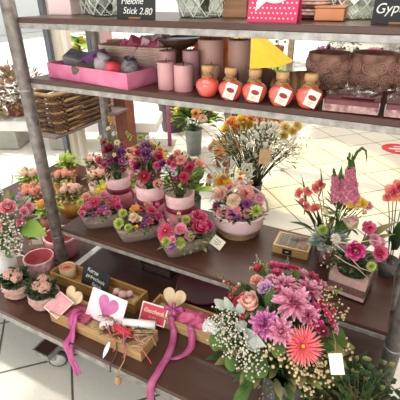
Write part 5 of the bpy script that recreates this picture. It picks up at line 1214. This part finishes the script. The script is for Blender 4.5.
# no-entry sticker on the floor
c = on(398,149,0); t = MB(); t.lathe([(.17,0), (.17,.0016), (0,.0016)], mat('signal red', (226,40,40), (214,34,36), rough=.5, scale=5), 40); o = t.build('floor_sticker', None, (c.x,c.y,.0004)); tag(o, 'red round floor sticker with white markings on the tiles at the right edge', 'sticker')
b = MB(); b.box((0,0,.0022), (.19,.034,.001), WHITEP, 0, Matrix.Rotation(radians(20),3,'Z')); b.box((0,.075,.0022), (.11,.02,.001), WHITEP, 0, Matrix.Rotation(radians(20),3,'Z')); b.box((0.03,-.07,.0022), (.11,.02,.001), WHITEP, 0, Matrix.Rotation(radians(20),3,'Z')); b.build('white_marks', o)
# second rack's posts and top beam beyond
t = thing('plant_stand', 'pale steel stand behind the rack whose uprights show between the shelves', 'stand', (-1.2,3.9,0))
for (x, y) in ((-.5,-.02), (-.5,.45), (1.3,.45), (1.3,-.02)):
    b = MB(); b.box((x,y,.75), (.065,.05,1.5), STEEL, .004); b.build('upright', t)
b = MB(); b.box((.4,-.02,1.48), (1.9,.06,.05), STEEL); b.box((.4,.45,1.48), (1.9,.06,.05), STEEL); b.build('beam', t)
for (px, y) in ((290,5.6), (390,6.2)):
    p = aty(px, 60, y); b = MB(); b.box((p.x,p.y,.8), (.07,.07,1.6), STEEL, .004); b.box((p.x,p.y,.01), (.2,.2,.02), STEEL); o = b.build('steel_post'); tag(o, 'slim pale steel post %s the pink orchid table' % ('left of' if px < 300 else 'at the right end of'), 'post')
# yellow awning with dark strut
t = thing('market_parasol', 'yellow market parasol with a dark strut, far behind the tall candles', 'parasol', (-2.1,5.25,0))
b = MB(); b.tube([(0,0,0), (0,0,1.3)], .02, STEEL, 12); b.lathe([(.25,0), (.25,.06), (.03,.08), (0,.08)], DPOT, 24); b.build('pole', t)
b_r = .66; b = MB(); n = 8; vs = [(0,0,1.24)]; fs = []
for k in range(n): a = 2*pi*k/n+.3; vs += [(b_r*cos(a), b_r*sin(a), .74)]
for k in range(n): fs.append((0, 1+k, 1+(k+1) % n))
b.add(vs, fs, YELCL, None, False); o = b.build('canopy', t); m_ = o.modifiers.new('thickness','SOLIDIFY'); m_.thickness = .01
for k in range(n):
    a = 2*pi*k/n+.3; b = MB(); b.tube([(0,0,1.22), (b_r*cos(a),b_r*sin(a),.725)], .012, STEMB, 6); b.build('rib', t)
# low display tables with planters in the distance
WT = mat('white table laminate', (238,240,244), (228,232,238), rough=.5, scale=4)
def table(x0, x1, y0, y1, h, label):
    t = thing('display_table', label, 'table', ((x0+x1)/2,(y0+y1)/2,0)); b = MB(); b.box((0,0,h-.02), (x1-x0,y1-y0,.04), WT, .004); b.build('table_top', t)
    for sx in (-1,1):
        for sy in (-1,1): b = MB(); b.box((sx*((x1-x0)/2-.05),sy*((y1-y0)/2-.05),(h-.04)/2), (.05,.05,h-.04), STEEL); b.build('leg', t)
table(-1.55,.9,6.4,7.1,.42,'white display table of dark flowering plants far behind the carved pots')
for i, (x, m, k) in enumerate(((-1.3,P_MUM2,'orchid'), (-.95,P_WHITE,'blossom'), (-.6,P_PINK,'blossom'), (-.25,P_WHITE,'blossom'), (.1,P_ORANGE,'blossom'), (.5,P_LIME,'pompon'))):
    nm = ['pink orchid plant at the left end of the far table','dark leafy plant with white stars second on the far table','dark leafy plant with pink blossoms in the middle of the far table','dark leafy plant with white blossoms right of the middle of the far table','dark plant with orange blossoms near the right of the far table','lime flowered plant at the right end of the far table'][i]
    leafy('flowering_plant', nm, (x,6.7), .42, .1, .12, .165, 260, [G_DARK, G_DARK, G_MID], .075, .025, 'potted plant', DPOT, [(k,m,16 if i == 0 else 10,.07,None)], .9, -.95, 'dark flowering plants on the far table')
t = thing('white_crate', 'white plastic crate stack on the floor far behind the fourth bottle', 'crate', (-2.0,6.5,0), .2)
for k in range(3):
    b = MB(); b.box((0,0,.1+.2*k), (.5,.4,.19), WT, .01); 
    b.box((0,-.201,.12+.2*k), (.3,.004,.06), mat('pale grey slot', (200,206,214), rough=.6)); b.build('crate_box', t)
for (x, y, h, R, ms, lab) in ((-1.86,5.99,.22,.18,[G_MID,G_LIME],'bushy green plant in front of the white crates'), (-3.0,9.6,.4,.42,[G_MID,G_DARK],'large green plant under the yellow parasol'), (-1.6,9.6,.4,.42,[G_MID,G_SILV],'large silver green plant near the back wall'), (.2,9.5,.4,.42,[G_DARK,G_MID],'large dark plant near the back wall right of the centre')):
    leafy('potted_shrub', lab, (x,y), 0, .16, h, R, 170, ms, .16, .035, 'potted plant', TERRA, None, .8, -.3)
# ================================================================== OUTSIDE THE GLAZING
c = on(28,147,0); a = radians(24); ST = mat('pale stone', (244,242,238), (226,222,214), rough=.9, scale=5, bump=.2); SB = mat('grey stone block', (176,172,160), (150,146,136), rough=.9, scale=8, bump=.3)
t = thing('stone_bench', 'long pale stone bench on grey blocks outside the glazing', 'bench', (c.x,c.y+.1,0), a)
b = MB(); b.box((-.2,.05,.27), (3.4,.45,.12), ST, .015); b.build('seat_slab', t)
for x in (-1.2,-.25,.4,1.2): b = MB(); b.box((x,.0,.105), (.28,.34,.21), SB, .01); b.build('block', t)
Qz = Matrix.Rotation(a,3,'Z'); base = Vector((c.x,c.y+.1,0))
for i, (x, lab) in enumerate(((-1.2,'reddish leaved shrub at the left end of the stone bench outside'), (-.65,'reddish leaved shrub in the middle of the stone bench, left of the post'), (-.15,'reddish leaved shrub on the stone bench seen right behind the post'))):
    p = base+Qz @ Vector((x,.1,0)); leafy('potted_shrub', lab, (p.x,p.y), .33, .13, .1, .34, 420, [G_RED, G_OLIVE, G_RED, petal_mat('pinkish leaf', (190,150,130), (226,190,170))], .085, .026, 'potted plant', TERRA, None, .85, -.9, 'reddish shrubs on the outdoor bench')
p = aty(79,46,4.9); t = thing('potted_rubber_plant', 'tall plant with long lime yellow leaves outside above the wicker hamper', 'potted plant', (p.x,p.y,0))
b = MB(); b.lathe([(.14,0), (.18,.34), (.19,.35), (.16,.35), (.15,.28), (0,.28)], TERRA, 24); b.build('pot', t)
tops = Vector((p.x,p.y,p.z+.1)); stems(t, (p.x,p.y,.28), [tops, tops+Vector((.1,.05,-.25)), tops+Vector((-.1,-.05,-.2))], .012, STEMB)
for i in range(22):
    aa = i*2.4; z = p.z+.16-.03*i; q = Vector((p.x,p.y,z)); d = Vector((cos(aa),sin(aa),rnd(-.5,.3)))
    big_leaves(t, [(q, q+d*rnd(.38,.52), .1)], G_LIME if i % 3 else P_STRAW)
# wicker hamper on the ledge
c = Vector((-2.525,2.48,.5965)); t = thing('wicker_hamper', 'long brown wicker hamper on the ledge inside the glazing', 'basket', c, pi/2)
L, W, H = .66, .28, .29; b = MB(); NP = 120
for i in range(15):
    z = .012+H*i/15; k0 = .95+.05*i/15; pts = []
    for k in range(NP+1):
        aa = 2*pi*k/NP; e_ = .2; x = abs(cos(aa))**e_*(1 if cos(aa) > 0 else -1); y = abs(sin(aa))**e_*(1 if sin(aa) > 0 else -1); o_ = .012*(1 if (k//3+i) % 2 else -1)
        pts.append((x*(L/2*k0+o_), y*(W/2*k0+o_), z))
    b.tube(pts, .0105, WICKD if i % 4 else WICK, 5, False)
b.box((0,0,.006), (L*.88,W*.88,.01), WICKD)
for k in range(22):
    aa = 2*pi*k/22; x = abs(cos(aa))**.2*(1 if cos(aa) > 0 else -1); y = abs(sin(aa))**.2*(1 if sin(aa) > 0 else -1); b.tube([(x*L/2*.92,y*W/2*.92,.01), (x*L/2*.98,y*W/2*.98,H)], .007, WICKD, 5)
b.build('wicker_body', t)
b = MB(); b.tube([(abs(cos(2*pi*k/48))**.2*(1 if cos(2*pi*k/48) > 0 else -1)*L/2, abs(sin(2*pi*k/48))**.2*(1 if sin(2*pi*k/48) > 0 else -1)*W/2, H+.012) for k in range(49)], .015, WICK, 6, False); b.build('rim', t)

# ================================================================== LIGHT
W_ = bpy.data.worlds.new('overcast daylight'); S.world = W_; W_.use_nodes = True; nt = W_.node_tree; bg = nt.nodes['Background']
tc = nt.nodes.new('ShaderNodeTexCoord'); sp = nt.nodes.new('ShaderNodeSeparateXYZ'); cr = nt.nodes.new('ShaderNodeValToRGB')
cr.color_ramp.elements[0].color = (1,.97,.93,1); cr.color_ramp.elements[0].position = .45; cr.color_ramp.elements[1].color = (.86,.93,1,1); cr.color_ramp.elements[1].position = .8
mr = nt.nodes.new('ShaderNodeMapRange'); mr.inputs[1].default_value = -1; mr.inputs[2].default_value = 1
nt.links.new(tc.outputs['Generated'], sp.inputs[0]); nt.links.new(sp.outputs[2], mr.inputs[0]); nt.links.new(mr.outputs[0], cr.inputs[0]); nt.links.new(cr.outputs[0], bg.inputs['Color'])
bg.inputs['Strength'].default_value = 1.12
def area(nm, loc, d, sx, sy, e, c=(1,1,1)):
    l = bpy.data.lights.new(nm, 'AREA'); l.shape = 'RECTANGLE'; l.size = sx; l.size_y = sy; l.energy = e; l.color = c
    o = bpy.data.objects.new(nm, l); COL.objects.link(o); o.location = loc; o.rotation_euler = Vector(d).to_track_quat('-Z','Y').to_euler(); return o
sun = bpy.data.lights.new('sun','SUN'); sun.energy = 4; sun.angle = radians(3); sun.color = (1,.96,.9); so = bpy.data.objects.new('sun', sun); COL.objects.link(so)
so.rotation_euler = Vector((.52,.08,-1)).to_track_quat('-Z','Y').to_euler()
area('overhead_fill', (-.6,.3,3.15), (0,0,-1), 2.4, 1.2, 22, (1,.95,.88))  # added overhead fill areas to light the interior, no fixtures behind them
area('overhead_fill', (-.6,3.2,3.15), (0,0,-1), 2.4, 1.2, 55, (1,.96,.9))
area('overhead_fill', (-.2,6.6,3.15), (0,0,-1), 3, 1.2, 60, (1,.97,.93))
area('front_fill', (-.2,-3.6,2.0), (-.05,1,-.15), 4, 2, 95, (1,.97,.94))  # added fill behind the viewer to brighten shelf fronts, no window there
sl = bpy.data.lights.new('sun_patch_spot','SPOT'); sl.energy = 420; sl.color = (1,.82,.3); sl.spot_size = radians(32); sl.spot_blend = .25; sl.shadow_soft_size = .03  # added yellow spot imitating a patch of cloth-tinted sunlight on the tiles
so = bpy.data.objects.new('sun_patch_spot', sl); COL.objects.link(so); so.location = (-.9,5.2,3.1); so.rotation_euler = (Vector((-.75,3.75,0))-so.location).to_track_quat('-Z','Y').to_euler()
S.view_settings.view_transform = 'Standard'; S.view_settings.look = 'None'; S.view_settings.exposure = 0; S.view_settings.gamma = 1
